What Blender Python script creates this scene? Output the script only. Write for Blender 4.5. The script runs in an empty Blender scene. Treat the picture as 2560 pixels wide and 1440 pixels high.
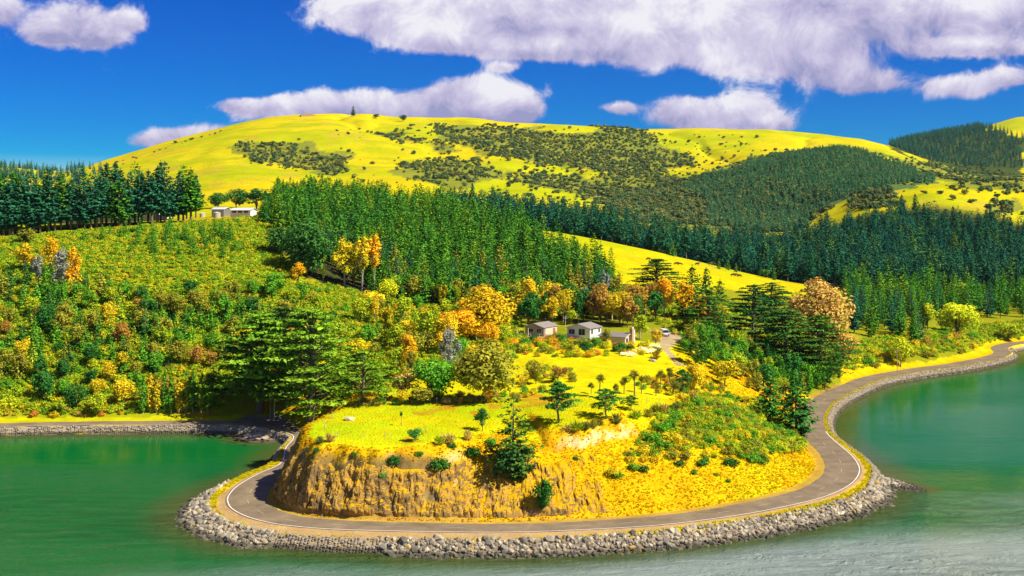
import bpy, bmesh, math, random
import numpy as np
from mathutils import Vector, Matrix, Euler, kdtree
random.seed(7); RNG = np.random.default_rng(7)
SC = bpy.context.scene; COL = SC.collection
R = math.radians

# ------------------------------------------------------------------ camera, sky, sun, exposure
F, HOR, CAMH = 3020.0, 550.0, 53.0          # focal length and horizon row on a 2560 px wide plate, eye height in metres
cam_d = bpy.data.cameras.new('camera'); cam = bpy.data.objects.new('camera', cam_d); COL.objects.link(cam)
cam.location = (0, 0, CAMH); cam.rotation_euler = (R(90), 0, 0)
cam_d.sensor_width = 36.0; cam_d.lens = F / 2560 * 36.0; cam_d.shift_y = -(720 - HOR) / 2560
cam_d.clip_start = 1.0; cam_d.clip_end = 30000.0
SC.camera = cam
SUN_EL, SUN_AZ = 46.0, 113.0                # azimuth clockwise from +Y (the view direction)
sdir = Vector((math.cos(R(SUN_EL)) * math.sin(R(SUN_AZ)), math.cos(R(SUN_EL)) * math.cos(R(SUN_AZ)), math.sin(R(SUN_EL))))
sun_d = bpy.data.lights.new('sun', 'SUN'); sun = bpy.data.objects.new('sun', sun_d); COL.objects.link(sun)
sun_d.energy = 4.6; sun_d.angle = R(0.5); sun_d.color = (1.0, 0.92, 0.74)
sun.rotation_euler = (-sdir).to_track_quat('-Z', 'Y').to_euler()
SC.view_settings.view_transform = 'Standard'; SC.view_settings.look = 'None'
SC.view_settings.exposure = 0.85; SC.view_settings.gamma = 1.0; SC.view_settings.use_curve_mapping = False
SC.cycles.max_bounces = 5; SC.cycles.diffuse_bounces = 3; SC.cycles.glossy_bounces = 2
SC.cycles.transmission_bounces = 2; SC.cycles.transparent_max_bounces = 4; SC.cycles.volume_bounces = 0
SC.cycles.use_denoising = True

class NT:
    """tiny helper for node trees"""
    def __init__(s, tree): s.t = tree; s.n = tree.nodes; s.l = tree.links
    def new(s, typ, **kw):
        n = s.n.new(typ)
        for k, v in kw.items(): setattr(n, k, v)
        return n
    def link(s, a, b): s.l.new(a, b)
    def put(s, sock, v):
        if isinstance(v, bpy.types.NodeSocket): s.l.new(v, sock)
        elif v is not None: sock.default_value = v
    def math(s, op, a, b=None, c=None, clamp=False):
        n = s.new('ShaderNodeMath', operation=op); n.use_clamp = clamp
        s.put(n.inputs[0], a); s.put(n.inputs[1], b); s.put(n.inputs[2], c)
        return n.outputs[0]
    def mix(s, fac, a, b, blend='MIX'):
        n = s.new('ShaderNodeMix', data_type='RGBA', blend_type=blend)
        s.put(n.inputs[0], fac); s.put(n.inputs[6], a); s.put(n.inputs[7], b)
        return n.outputs[2]
    def noise(s, vec, scale, detail=3, rough=0.55, dist=0.0):
        n = s.new('ShaderNodeTexNoise'); s.put(n.inputs['Vector'], vec)
        n.inputs['Scale'].default_value = scale; n.inputs['Detail'].default_value = detail
        n.inputs['Roughness'].default_value = rough; n.inputs['Distortion'].default_value = dist
        return n
    def ramp(s, fac, stops):
        n = s.new('ShaderNodeValToRGB'); s.put(n.inputs[0], fac)
        el = n.color_ramp.elements
        while len(el) < len(stops): el.new(0.5)
        for e, (p, c) in zip(el, stops): e.position = p; e.color = c if len(c) == 4 else (*c, 1)
        return n.outputs[0]
    def smooth(s, x, lo, hi):
        n = s.new('ShaderNodeMapRange', interpolation_type='SMOOTHSTEP')
        s.put(n.inputs[0], x); s.put(n.inputs[1], lo); s.put(n.inputs[2], hi); n.inputs[3].default_value = 0; n.inputs[4].default_value = 1
        return n.outputs[0]

def build_world():
    w = bpy.data.worlds.new('World'); SC.world = w; w.use_nodes = True
    nt = NT(w.node_tree); nt.n.clear()
    out = nt.new('ShaderNodeOutputWorld'); bg = nt.new('ShaderNodeBackground'); bg.inputs[1].default_value = 0.10
    nt.link(bg.outputs[0], out.inputs[0])
    sky = nt.new('ShaderNodeTexSky', sky_type='NISHITA'); sky.sun_disc = False
    sky.sun_elevation = R(SUN_EL); sky.sun_rotation = R(SUN_AZ); sky.altitude = 50
    sky.air_density = 0.85; sky.dust_density = 0.15; sky.ozone_density = 4.0
    hsv = nt.new('ShaderNodeHueSaturation'); hsv.inputs['Saturation'].default_value = 3.0; hsv.inputs['Hue'].default_value = 0.533
    hsv.inputs['Value'].default_value = 0.58
    nt.link(sky.outputs[0], hsv.inputs['Color'])
    tc = nt.new('ShaderNodeTexCoord'); dirv = tc.outputs['Generated']
    sep = nt.new('ShaderNodeSeparateXYZ'); nt.link(dirv, sep.inputs[0])
    yy = nt.math('MAXIMUM', sep.outputs[1], 0.05)
    # tangent-plane angles of a sky direction round the northern azimuth
    U = nt.math('MULTIPLY_ADD', nt.math('DIVIDE', sep.outputs[0], yy), F / 100, 12.8)
    V = nt.math('MULTIPLY_ADD', nt.math('DIVIDE', sep.outputs[2], yy), -F / 100, HOR / 100)
    n1 = nt.noise(dirv, 9.0, 8, 0.62, 0.3); n2 = nt.noise(dirv, 22.0, 9, 0.66, 0.5)
    comb = nt.new('ShaderNodeCombineXYZ')
    sx = nt.math('MULTIPLY', nt.math('SUBTRACT', n1.outputs[0], 0.5), 2.6); 
    cs = nt.new('ShaderNodeSeparateColor'); nt.link(n1.outputs[1], cs.inputs[0])
    Uw = nt.math('MULTIPLY_ADD', nt.math('SUBTRACT', cs.outputs[0], 0.5), 1.1, U)
    Vw = nt.math('MULTIPLY_ADD', nt.math('SUBTRACT', cs.outputs[1], 0.5), 0.7, V)
    blobs = [(200,45,130,62),(0,15,45,38),(120,80,60,24),(245,85,75,30),(330,45,40,26),
      (1270,55,170,38),(880,12,115,42),(975,62,120,36),(1090,92,120,36),(1250,110,150,30),(1400,118,130,26),(1150,0,260,40),(1480,60,150,34),(1560,112,170,46),(1700,70,150,52),(1800,140,160,52),(1860,70,140,50),(1640,0,260,42),
      (2010,110,150,48),(2060,170,170,40),(2150,212,130,34),(2200,60,130,44),(2080,0,300,44),(2330,30,180,50),(2520,30,150,54),(2410,215,115,30),(2330,120,120,30),(2520,190,60,24),(2480,120,90,20),
      (1130,248,95,66),(1240,268,125,62),(1000,285,140,52),(850,268,150,42),(710,268,120,34),(595,268,60,20),(1200,225,70,44),(1300,268,45,40),
      (1790,295,175,52),(1860,272,80,46),(1715,275,80,36),(1930,310,60,20),(1540,268,46,16),(370,350,75,24),(490,335,95,26),(1265,160,34,12),
      (-260,60,260,70),(-520,180,200,40),(2900,80,320,110),(3150,220,260,60)]
    acc = None; shade = None
    for (u, v, a, b) in blobs:
        dx = nt.math('MULTIPLY_ADD', Uw, 100 / a, -u / a); dy = nt.math('MULTIPLY_ADD', Vw, 100 / b, -v / b)
        d2 = nt.math('MULTIPLY_ADD', dx, dx, nt.math('MULTIPLY', dy, dy))
        g = nt.math('EXPONENT', nt.math('MULTIPLY', d2, -1.0))
        acc = g if acc is None else nt.math('ADD', acc, g)
        sh = nt.math('MULTIPLY', g, dy)
        shade = sh if shade is None else nt.math('ADD', shade, sh)
    front = nt.smooth(sep.outputs[1], 0.3, 0.5)
    acc = nt.math('MULTIPLY', acc, front); shade = nt.math('MULTIPLY', shade, front)
    # the rest of the sky: the same sort of broken cumulus, on a flat layer
    zc = nt.math('ADD', nt.math('MAXIMUM', sep.outputs[2], 0.0), 0.12)
    pl = nt.new('ShaderNodeCombineXYZ'); nt.link(nt.math('DIVIDE', sep.outputs[0], zc), pl.inputs[0]); nt.link(nt.math('DIVIDE', sep.outputs[1], zc), pl.inputs[1])
    n3 = nt.noise(pl.outputs[0], 0.9, 6, 0.55, 0.3)
    rest = nt.smooth(n3.outputs[0], 0.50, 0.66)
    away = nt.math('SUBTRACT', 1.0, nt.math('MULTIPLY', nt.smooth(sep.outputs[1], 0.72, 0.86), nt.math('SUBTRACT', 1.0, nt.smooth(sep.outputs[2], 0.20, 0.34))))
    rest = nt.math('MULTIPLY', nt.math('MULTIPLY', rest, away), nt.smooth(sep.outputs[2], 0.02, 0.12))
    dens = nt.math('ADD', acc, nt.math('MULTIPLY', nt.math('SUBTRACT', n2.outputs[0], 0.5), 1.9))
    cov = nt.math('MAXIMUM', nt.smooth(dens, 0.34, 0.86), rest)
    lit = nt.math('ADD', nt.math('MULTIPLY', shade, -0.50), nt.math('MULTIPLY', nt.math('SUBTRACT', n2.outputs[0], 0.5), 2.4))
    lit = nt.math('ADD', lit, nt.math('MULTIPLY', nt.math('SUBTRACT', n1.outputs[0], 0.5), 1.9))
    ccol = nt.ramp(nt.math('ADD', lit, 0.46), [(0.0, (1.8, 1.85, 3.2)), (0.32, (2.9, 2.7, 3.9)), (0.6, (3.7, 3.5, 4.5)), (0.95, (4.9, 4.85, 5.2))])
    col = nt.mix(cov, hsv.outputs[0], ccol)
    nt.link(col, bg.inputs[0])
    w.cycles.sampling_method = 'MANUAL'; w.cycles.sample_map_resolution = 512
build_world()

# ------------------------------------------------------------------ small numpy tools
def unp(u, v, z):
    y = F * (CAMH - z) / (v - HOR); return ((u - 1280) / F * y, y)
def proj(x, y, z): return 1280 + F * x / y, HOR + F * (CAMH - z) / y
def _h(ix, iy, seed):
    n = (ix.astype(np.int64) * 374761393 + iy.astype(np.int64) * 668265263 + seed * 974634777) & 0x7fffffff
    n = ((n ^ (n >> 13)) * 1274126177) & 0x7fffffff
    return ((n ^ (n >> 16)) & 0xffff) / 65535.0
def vnoise(x, y, seed=0):
    ix = np.floor(x); iy = np.floor(y); fx = x - ix; fy = y - iy
    fx = fx * fx * fx * (fx * (fx * 6 - 15) + 10); fy = fy * fy * fy * (fy * (fy * 6 - 15) + 10)
    a = _h(ix, iy, seed); b = _h(ix + 1, iy, seed); c = _h(ix, iy + 1, seed); d = _h(ix + 1, iy + 1, seed)
    return (a * (1 - fx) + b * fx) * (1 - fy) + (c * (1 - fx) + d * fx) * fy
def fbm(x, y, oct=4, seed=0, gain=0.5):
    s = 0; a = 1; t = 0
    for k in range(oct):
        s = s + a * (vnoise(x, y, seed + k * 17) - 0.5); t += a; a *= gain; x = x * 2.03 + 11.3; y = y * 2.03 + 5.7
    return s / t
def sstep(x, a, b):
    t = np.clip((x - a) / (b - a), 0, 1); return t * t * (3 - 2 * t)
def pchip(xk, yk, x):
    """monotone cubic; yk (n, m): m curves at once, x (q,) -> (q, m)"""
    xk = np.asarray(xk, float); yk = np.asarray(yk, float)
    one = yk.ndim == 1
    if one: yk = yk[:, None]
    h = np.diff(xk)[:, None]; dl = np.diff(yk, axis=0) / h
    m = np.zeros_like(yk)
    p = dl[:-1] * dl[1:]
    w1 = 2 * h[1:] + h[:-1]; w2 = h[1:] + 2 * h[:-1]
    with np.errstate(all='ignore'):
        mm = (w1 + w2) / (w1 / dl[:-1] + w2 / dl[1:])
    m[1:-1] = np.where(p > 0, np.nan_to_num(mm), 0); m[0] = dl[0]; m[-1] = dl[-1]
    i = np.clip(np.searchsorted(xk, x) - 1, 0, len(xk) - 2)
    t = ((x - xk[i]) / h[i, 0])[:, None]
    r = (2*t**3 - 3*t**2 + 1) * yk[i] + (t**3 - 2*t**2 + t) * h[i] * m[i] + (-2*t**3 + 3*t**2) * yk[i+1] + (t**3 - t**2) * h[i] * m[i+1]
    return r[:, 0] if one else r
def inpoly(u, v, poly):
    c = np.zeros(np.shape(u), bool); n = len(poly)
    for k in range(n):
        x1, y1 = poly[k]; x2, y2 = poly[(k + 1) % n]
        if y1 == y2: continue
        c ^= ((y1 > v) != (y2 > v)) & (u < (x2 - x1) * (v - y1) / (y2 - y1) + x1)
    return c

# ------------------------------------------------------------------ the coast road: seaward white line, traced along the shore at 2 m above the water
ROADZ = 2.0
_px = [(-900,1110),(-650,1096),(-400,1083),(-200,1075),(0,1067),(200,1062.5),(312,1062),(400,1061),(500,1061),(579,1062),(634,1066.5),(675,1073),(733,1089),None,
 (702,1157.6),(640,1187),(592,1216),(571,1240),(570,1255.6),(582,1273),(620,1292),(668,1305),(716,1313),(812,1321.6),(950,1326.5),(1122,1329.5),(1280,1330),
 (1459,1324),(1634,1313.5),(1765,1299),(1896,1279),(2027.5,1251),(2093,1229),(2132.5,1205),(2148,1181),(2145.6,1161),(2128,1137),(2097.5,1111),(2071,1087),(2058,1065),
 (2056,1048),(2061,1030),(2076,1010),(2104,990),(2151,967),(2205,946),(2313,925.6),(2385.6,916.5),(2458,904),(2505,893),(2527,883),(2518,871),(2535,863),(2580,857),(2700,849),(2950,840),(3300,832)]
_wp = [(-50.6, 270.0) if p is None else unp(p[0], p[1], ROADZ) for p in _px]
_wp = np.array(_wp)
_sc = np.concatenate([[0], np.cumsum(np.hypot(*np.diff(_wp, axis=0).T))])
def _catmull(P, n_per):
    out = []
    for i in range(len(P) - 1):
        p0 = P[max(i-1, 0)]; p1 = P[i]; p2 = P[i+1]; p3 = P[min(i+2, len(P)-1)]
        for k in range(n_per):
            t = k / n_per
            out.append(0.5 * ((2*p1) + (-p0+p2)*t + (2*p0-5*p1+4*p2-p3)*t*t + (-p0+3*p1-3*p2+p3)*t**3))
    out.append(P[-1]); return np.array(out)
_d = _catmull(_wp, 24)
_l = np.concatenate([[0], np.cumsum(np.hypot(*np.diff(_d, axis=0).T))])
LEN = _l[-1]; NS = int(LEN / 0.5)
ST = np.linspace(0, LEN, NS)
LINE = np.stack([np.interp(ST, _l, _d[:, 0]), np.interp(ST, _l, _d[:, 1])], 1)
for _ in range(6): LINE[1:-1] = (LINE[:-2] + 2 * LINE[1:-1] + LINE[2:]) / 4
TAN = np.gradient(LINE, axis=0); TAN /= np.hypot(TAN[:, 0], TAN[:, 1])[:, None]
LFT = np.stack([-TAN[:, 1], TAN[:, 0]], 1)          # points inland
def st_of(u, v):
    p = np.array(unp(u, v, ROADZ)); return ST[np.argmin(np.hypot(LINE[:, 0] - p[0], LINE[:, 1] - p[1]))]
S_BAYL, S_CORN, S_LSIDE, S_BEND, S_F0, S_FM, S_F1, S_F2, S_RB, S_RS, S_BAYR, S_CAPE = (
    st_of(300,1062), st_of(680,1074), st_of(702,1157), st_of(571,1245), st_of(720,1313), st_of(1280,1330), st_of(1500,1322), st_of(1765,1299), st_of(2148,1181), st_of(2071,1087), st_of(2076,1010), st_of(2510,892))
def along(pairs): return np.interp(ST, [p[0] for p in pairs], [p[1] for p in pairs])
S_WALL0, S_WALL1 = st_of(735, 1314), st_of(965, 1327)
WID = along([(0,5.4),(S_BAYL,5.4),(S_CORN,6.2),(S_LSIDE,6.2),(S_BEND,7.2),(S_F0,6.0),(S_FM,5.4),(S_F2,5.8),(S_RB,7.0),(S_RS,6.2),(LEN,6.0)])
SHO = along([(0,0.7),(S_CORN,0.7),(S_LSIDE-8,1.2),(S_LSIDE,2.6),(S_BEND,3.6),(S_F0,4.4),(S_FM,4.2),(S_F2,3.6),(S_RB-15,3.6),(S_RB,2.8),(S_RS,1.4),(S_BAYR,1.0),(LEN,0.9)])
RIP = along([(0,1.2),(S_CORN,1.4),(S_LSIDE,2.5),(S_BEND-6,4.6),(S_BEND+8,5.2),(S_WALL0-3,4.6),(S_WALL0,2.2),(S_WALL1,2.2),(S_WALL1+3,4.0),(S_F2,4.4),(S_RB-12,5.0),(S_RB,3.0),(S_RS,2.2),(LEN,2.0)])
# cliff: inland gradient just above the road
GRD = along([(0,0.42),(S_CORN-10,0.42),(S_CORN+6,0.9),(S_LSIDE-10,1.3),(S_LSIDE,2.4),(S_BEND,2.3),(S_F0,2.1),(st_of(950,1326),1.75),(st_of(1150,1330),1.0),(S_FM,0.78),(S_F1,0.62),(S_F2,0.52),(st_of(1896,1279),0.46),(S_RB-12,0.42),(S_RB,0.44),(S_RS,0.50),(S_BAYR,0.55),(LEN,0.6)])
SCARP = along([(0,0),(S_F0,0),(st_of(1430,1325),0),(st_of(1500,1322),1.0),(st_of(1830,1290),1.0),(st_of(1890,1280),0),(LEN,0)])
_kd = kdtree.KDTree(NS)
for i, (x, y) in enumerate(LINE): _kd.insert((x, y, 0), i)
_kd.balance()
def coast(x, y):
    """station index and signed distance (inland +) from the seaward line"""
    k = np.empty(len(x), np.int32); f = _kd.find
    for i in range(len(x)): k[i] = f((x[i], y[i], 0))[1]
    dx = x - LINE[k, 0]; dy = y - LINE[k, 1]
    lat = dx * LFT[k, 0] + dy * LFT[k, 1]
    return k, np.sign(lat) * np.hypot(dx, dy)

# ------------------------------------------------------------------ terrain: ridge and valley lines at set distances, joined smoothly
UK = [-900,-300,0,150,300,450,600,700,800,900,1000,1140,1280,1400,1500,1600,1750,1900,2000,2080,2200,2330,2450,2560,2800,3300]
def zl(pairs): 
    us = [p[0] for p in pairs]; return pchip(us, [p[1] for p in pairs], np.clip(np.array(UK, float), us[0], us[-1]))
def vz(y, pairs): return zl([(u, CAMH + (HOR - v) * y / F) for u, v in pairs])
ROWS = [
 (170, zl([(-900,13),(3300,13)])),
 (205, zl([(-900,13),(700,13),(1000,13.2),(1500,14),(3300,13)])),
 (240, zl([(-900,13),(700,13.6),(1000,14.3),(1500,15.2),(2000,14.5),(3300,13)])),
 (300, zl([(-900,6),(600,6),(800,12),(1000,15.5),(1280,16.2),(1500,16.8),(1700,17),(2000,14),(2300,5),(3300,5)])),
 (350, zl([(-900,20),(0,21),(300,22),(600,20),(800,18),(1000,18.5),(1280,19.3),(1500,19.5),(1700,19.3),(2000,16),(2300,8),(3300,6)])),
 (420, zl([(-900,40),(0,42),(300,43),(600,40),(800,33),(1000,27),(1280,24),(1500,24),(1700,23),(2000,17),(2300,9),(2560,6),(3300,8)])),
 (480, zl([(-900,50),(0,51),(300,52),(500,53),(600,53.3),(700,51),(800,46),(1000,38),(1280,33),(1500,30),(1700,23),(2000,13),(2300,10),(2560,10),(3300,12)])),
 (560, zl([(-900,49),(0,50),(300,52),(600,55.5),(700,57),(800,57),(1000,52),(1280,46.5),(1500,38.5),(1750,27.5),(2000,16),(2300,11),(2560,10),(3300,14)])),
 (620, zl([(-900,46),(0,47),(300,50),(600,56),(800,58.5),(1000,56),(1280,50.0),(1500,42.7),(1750,31.4),(2000,19.5),(2300,12),(2560,11),(3300,14)])),
 (740, zl([(-900,46),(0,48),(300,52),(600,56),(800,52),(1000,47),(1280,36),(1500,26),(1750,17),(2000,14),(2300,18),(2560,17),(3300,22)])),
 (950, vz(950, [(-900,540),(0,534),(300,520),(600,520),(800,516),(1000,528),(1280,545),(1500,575),(1750,622),(1900,625),(2000,612),(2150,570),(2270,548),(2400,560),(2560,590),(3300,600)])),
 (1200, vz(1200, [(-900,500),(0,500),(300,497),(450,494),(600,482),(800,474),(1000,470),(1280,480),(1500,496),(1750,530),(2000,545),(2080,515),(2200,470),(2330,456),(2450,466),(2560,482),(3300,500)])),
 (1500, vz(1500, [(-900,470),(0,455),(150,462),(300,450),(450,432),(600,412),(800,424),(1000,425),(1280,432),(1500,462),(1600,468),(1750,446),(1900,408),(2000,384),(2080,376),(2200,402),(2330,452),(2450,462),(2560,462),(3300,470)])),
 (1850, vz(1850, [(-900,460),(0,432),(150,438),(300,412),(450,372),(600,342),(800,330),(1000,345),(1140,352),(1280,362),(1500,392),(1750,402),(1900,388),(2080,380),(2200,382),(2330,418),(2450,440),(2560,446),(3300,440)])),
 (2300, vz(2300, [(-900,450),(0,424),(100,432),(200,424),(300,395),(400,368),(550,330),(650,303),(750,292),(880,290),(1000,298),(1100,296),(1200,303),(1300,311),(1450,318),(1600,325),(1850,325),(2000,336),(2100,349),(2200,362),(2280,380),(2340,405),(2450,420),(2560,420),(3300,400)])),
 (2650, vz(2650, [(-900,450),(0,421),(200,440),(600,400),(1000,390),(1400,390),(1900,400),(2150,385),(2230,366),(2330,350),(2450,335),(2560,322),(2800,320),(3300,310)])),
 (3100, vz(3100, [(-900,430),(0,416),(200,436),(1000,440),(2000,430),(2230,372),(2330,350),(2400,332),(2450,323),(2500,309),(2560,299),(2800,285),(3300,280)])),
 (4500, zl([(-900,120),(1000,90),(2560,200),(3300,200)])),
 (9500, zl([(-900,60),(3300,60)])),
]
UG = np.arange(-900, 3301, 6.0)
YG = np.concatenate([np.arange(176, 262, 0.45), np.arange(262, 362, 1.1), np.arange(362, 520, 2.2), np.arange(520, 1000, 6), np.arange(1000, 2720, 13), np.geomspace(2720, 9400, 22)])
NU, NY = len(UG), len(YG)
def build_height():
    rows = np.stack([pchip(UK, r[1], UG) for r in ROWS])             # lines x NU
    Z = pchip(np.log([r[0] for r in ROWS]), rows, np.log(YG))          # NY x NU
    U2, Y2 = np.meshgrid(UG, YG); X2 = (U2 - 1280) / F * Y2
    amp = np.interp(Y2, [180, 350, 600, 1000, 2300, 3000], [0.25, 0.8, 1.5, 6, 14, 16])
    wl = np.interp(Y2, [180, 350, 600, 1000, 2300, 3000], [14, 26, 50, 110, 260, 300])
    # noise of fixed wavelength bands, faded in with distance
    n = 0
    for w, lo, hi, a in ((15, 0, 400, 0.35), (40, 150, 900, 1.4), (120, 600, 9e3, 9.0), (300, 900, 9e3, 18.0)):
        band = sstep(Y2, lo, lo * 1.5 + 1) * (1 - sstep(Y2, hi, hi * 1.4))
        n = n + a * band * fbm(X2 / w, Y2 / w, 4, seed=int(w))
    gul = 1 - np.abs(2 * fbm(X2 / 210 + 0.35 * fbm(X2 / 90, Y2 / 90, 2, 88), Y2 / 420, 3, 87)) * 3
    n = n - 9.0 * np.clip(gul, 0, 1) ** 3 * sstep(Y2, 1150, 1500) * (1 - sstep(Y2, 2150, 2280))
    sky_keep = 1 - 0.6 * np.exp(-((Y2 - 2300) / 200.0) ** 2)
    Z = Z + n * sky_keep
    return X2, Y2, Z
GX, GY, GZ = build_height()
near = GY < 640
kk = np.zeros(GX.shape, np.int32); SD = np.full(GX.shape, 1e4)
_k, _s = coast(GX[near], GY[near]); kk[near] = _k; SD[near] = _s
def shape_coast():
    s = SD; k = kk
    wid = WID[k]; sho = SHO[k]; rip = RIP[k]; g = GRD[k]; sc = SCARP[k]; t = ST[k]
    # ribs and gullies on the cut face: shift the face in and out along the road
    steep = sstep(g, 0.6, 1.6)
    rib = fbm(t / 3.2, GZ * 0 + 0.5, 4, 5, 0.6) * 3.4 * steep + fbm(GX / 5.0, GY / 5.0, 4, 9, 0.6) * 1.5 + sc * fbm(t / 1.6, t * 0 + 3.3, 4, 15, 0.6) * 2.2
    a = np.maximum(s - wid - 1.4 - 0.5 * fbm(t / 9, t * 0, 3, 4), 0)
    a2 = np.maximum(a + rib * sstep(a, 0.2, 3.0), 0)
    face = g * a2
    # the pale clay scarp: the last few metres below the plateau stand almost upright
    z0 = 9.9 + 1.2 * sstep(t, S_FM, S_F2) + 1.2 * fbm(t / 6, t * 0, 3, 8)
    face = np.where(sc > 0, np.where(face > z0, z0 + (face - z0) * (1 + 4.0 * sc), face), face)
    top = GZ - ROADZ
    kx = 1.0 + 3.0 * (1 - steep)
    m = -np.log(np.exp(-np.clip(face, 0, 60) / kx) + np.exp(-np.clip(top, 0.2, 60) / kx)) * kx
    m = np.clip(np.minimum(m, np.minimum(face, top + 0.5)), 0, None)
    zin = ROADZ - 0.03 + m
    zin = np.where(a <= 0, ROADZ - 0.03, zin)
    q = -s - sho                                                     # seaward of the shoulder
    bed = (ROADZ - 0.15) - np.clip(q / rip, 0, 1.0) * (ROADZ + 0.15) - np.clip((q - rip) * 0.30, 0, 2.6) - np.clip((q - rip) * 0.02, 0, 3)
    # gravel beach in the corner of the left bay, shingle spit at the right-hand bend
    bx, by = GX, GY
    def mound(u, v, ax, ay, h, rot=0.0):
        px, py = unp(u, v, 0.0); c, sn = math.cos(rot), math.sin(rot)
        ddx, ddy = bx - px, by - py
        e = ((ddx * c + ddy * sn) / ax) ** 2 + ((-ddx * sn + ddy * c) / ay) ** 2
        return h * np.exp(-e) - 0.9 - 4 * np.clip(e - 1.2, 0, 2)
    beach = mound(668, 1092, 10, 9, 1.75, -0.6)
    spit = np.maximum(mound(2205, 1212, 7.5, 4.5, 2.0, -0.35), mound(2262, 1222, 6.0, 3.0, 1.35, -0.3))
    lump = 0.22 * fbm(bx / 1.3, by / 1.3, 4, 33)
    bed = np.maximum(bed, np.where(s < -0.5, np.maximum(beach, spit) + lump, -9))
    flat = np.clip(q + 0.6, 0, 1)
    zout = np.where(q > 0, bed, ROADZ - 0.05 - 0.10 * np.clip(-s - 0.3, 0, 1)) 
    Zn = np.where(s > 0, zin, zout)
    w = near & (GY < 560)
    far_s = np.clip((s - 60) / 60, 0, 1)
    Zb = np.where(s > 0, np.maximum(Zn, np.where(s > 60, np.minimum(GZ, Zn + (GZ - Zn) * far_s), -99)), Zn)
    return np.where(near, Zb, GZ)
ZH = shape_coast()
def smooth_rows(Z):
    return Z
PV = HOR + F * (CAMH - ZH) / GY                                     # image row of each ground vertex
def hgt(x, y):
    x = np.asarray(x, float); y = np.asarray(y, float)
    u = 1280 + F * x / y
    fi = np.clip((u - UG[0]) / 6.0, 0, NU - 1.001); i = fi.astype(int); a = fi - i
    j = np.clip(np.searchsorted(YG, y) - 1, 0, NY - 2); b = np.clip((y - YG[j]) / (YG[j + 1] - YG[j]), 0, 1)
    return (ZH[j, i] * (1 - a) + ZH[j, i + 1] * a) * (1 - b) + (ZH[j + 1, i] * (1 - a) + ZH[j + 1, i + 1] * a) * b
def place(u, v, ymin=0):
    """the first spot of ground met by the sight line through a given angle"""
    fi = np.clip((u - UG[0]) / 6.0, 0, NU - 1.001); i = int(fi); a = fi - i
    pv = PV[:, i] * (1 - a) + PV[:, i + 1] * a
    js = np.nonzero((pv <= v) & (YG > ymin))[0]
    if len(js) == 0: j = NY - 1
    else: j = js[0]
    y = YG[j]
    if j > 0 and pv[j - 1] > v:
        f = (pv[j - 1] - v) / max(pv[j - 1] - pv[j], 1e-6); y = YG[j - 1] + (YG[j] - YG[j - 1]) * f
    x = (u - 1280) / F * y
    return x, y, float(hgt(x, y))
VISMIN = np.minimum.accumulate(np.where(ZH > -0.3, PV, 9e9), axis=0)   # nearest skyline so far, per column
def hidden_by(x, y, z):
    """how many metres of a thing standing here are hidden by nearer ground"""
    u, v = proj(x, y, z)
    i = np.clip(((u - UG[0]) / 6.0).astype(int), 0, NU - 1); j = np.clip(np.searchsorted(YG, y) - 3, 0, NY - 1)
    return np.maximum(v - VISMIN[j, i], 0) * y / F
# ------------------------------------------------------------------ materials
def mat_new(name):
    m = bpy.data.materials.new(name); m.use_nodes = True; nt = NT(m.node_tree); nt.n.clear()
    out = nt.new('ShaderNodeOutputMaterial'); return m, nt, out
def mat_plain(name, col, rough=0.7, var=0.25, scale=1.5, bump=0.15, metal=0.0, spec=0.3):
    m, nt, out = mat_new(name); p = nt.new('ShaderNodeBsdfPrincipled'); nt.link(p.outputs[0], out.inputs[0])
    tc = nt.new('ShaderNodeTexCoord'); n = nt.noise(tc.outputs['Object'], scale, 5, 0.6)
    f = nt.math('MULTIPLY_ADD', n.outputs[0], 2 * var, 1 - var)
    g = nt.new('ShaderNodeCombineColor'); [nt.link(f, g.inputs[i]) for i in range(3)]
    nt.link(nt.mix(1.0, (*col, 1), g.outputs[0], 'MULTIPLY'), p.inputs['Base Color'])
    p.inputs['Roughness'].default_value = rough; p.inputs['Metallic'].default_value = metal; p.inputs['Specular IOR Level'].default_value = spec
    if bump:
        b = nt.new('ShaderNodeBump'); b.inputs['Strength'].default_value = bump; b.inputs['Distance'].default_value = 0.05
        nt.link(n.outputs[0], b.inputs['Height']); nt.link(b.outputs[0], p.inputs['Normal'])
    return m
def mat_leaf(name, stops=None, trans=0.22, hue=0.05, val=(0.55, 0.9), k=2.45):
    val = (val[0] * k, val[1] * k)
    """foliage: colour from the object (or from a ramp over the plant's own random value), varied from spray to spray"""
    m, nt, out = mat_new(name)
    oi = nt.new('ShaderNodeObjectInfo'); at = nt.new('ShaderNodeAttribute', attribute_name='tint')
    base = oi.outputs['Color'] if stops is None else nt.ramp(oi.outputs['Random'], stops)
    h = nt.new('ShaderNodeHueSaturation'); nt.link(base, h.inputs['Color'])
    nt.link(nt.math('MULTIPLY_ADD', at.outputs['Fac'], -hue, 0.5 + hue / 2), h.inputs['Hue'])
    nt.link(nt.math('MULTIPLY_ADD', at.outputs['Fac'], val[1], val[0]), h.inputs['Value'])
    d = nt.new('ShaderNodeBsdfDiffuse'); t = nt.new('ShaderNodeBsdfTranslucent'); mx = nt.new('ShaderNodeMixShader'); mx.inputs[0].default_value = trans
    nt.link(h.outputs[0], d.inputs[0]); nt.link(h.outputs[0], t.inputs[0]); nt.link(d.outputs[0], mx.inputs[1]); nt.link(t.outputs[0], mx.inputs[2]); nt.link(mx.outputs[0], out.inputs[0])
    return m
M = {}
M['leaf'] = mat_leaf('leaf'); M['needle'] = mat_leaf('needle', trans=0.12, hue=0.04, val=(0.5, 1.0))
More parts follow.
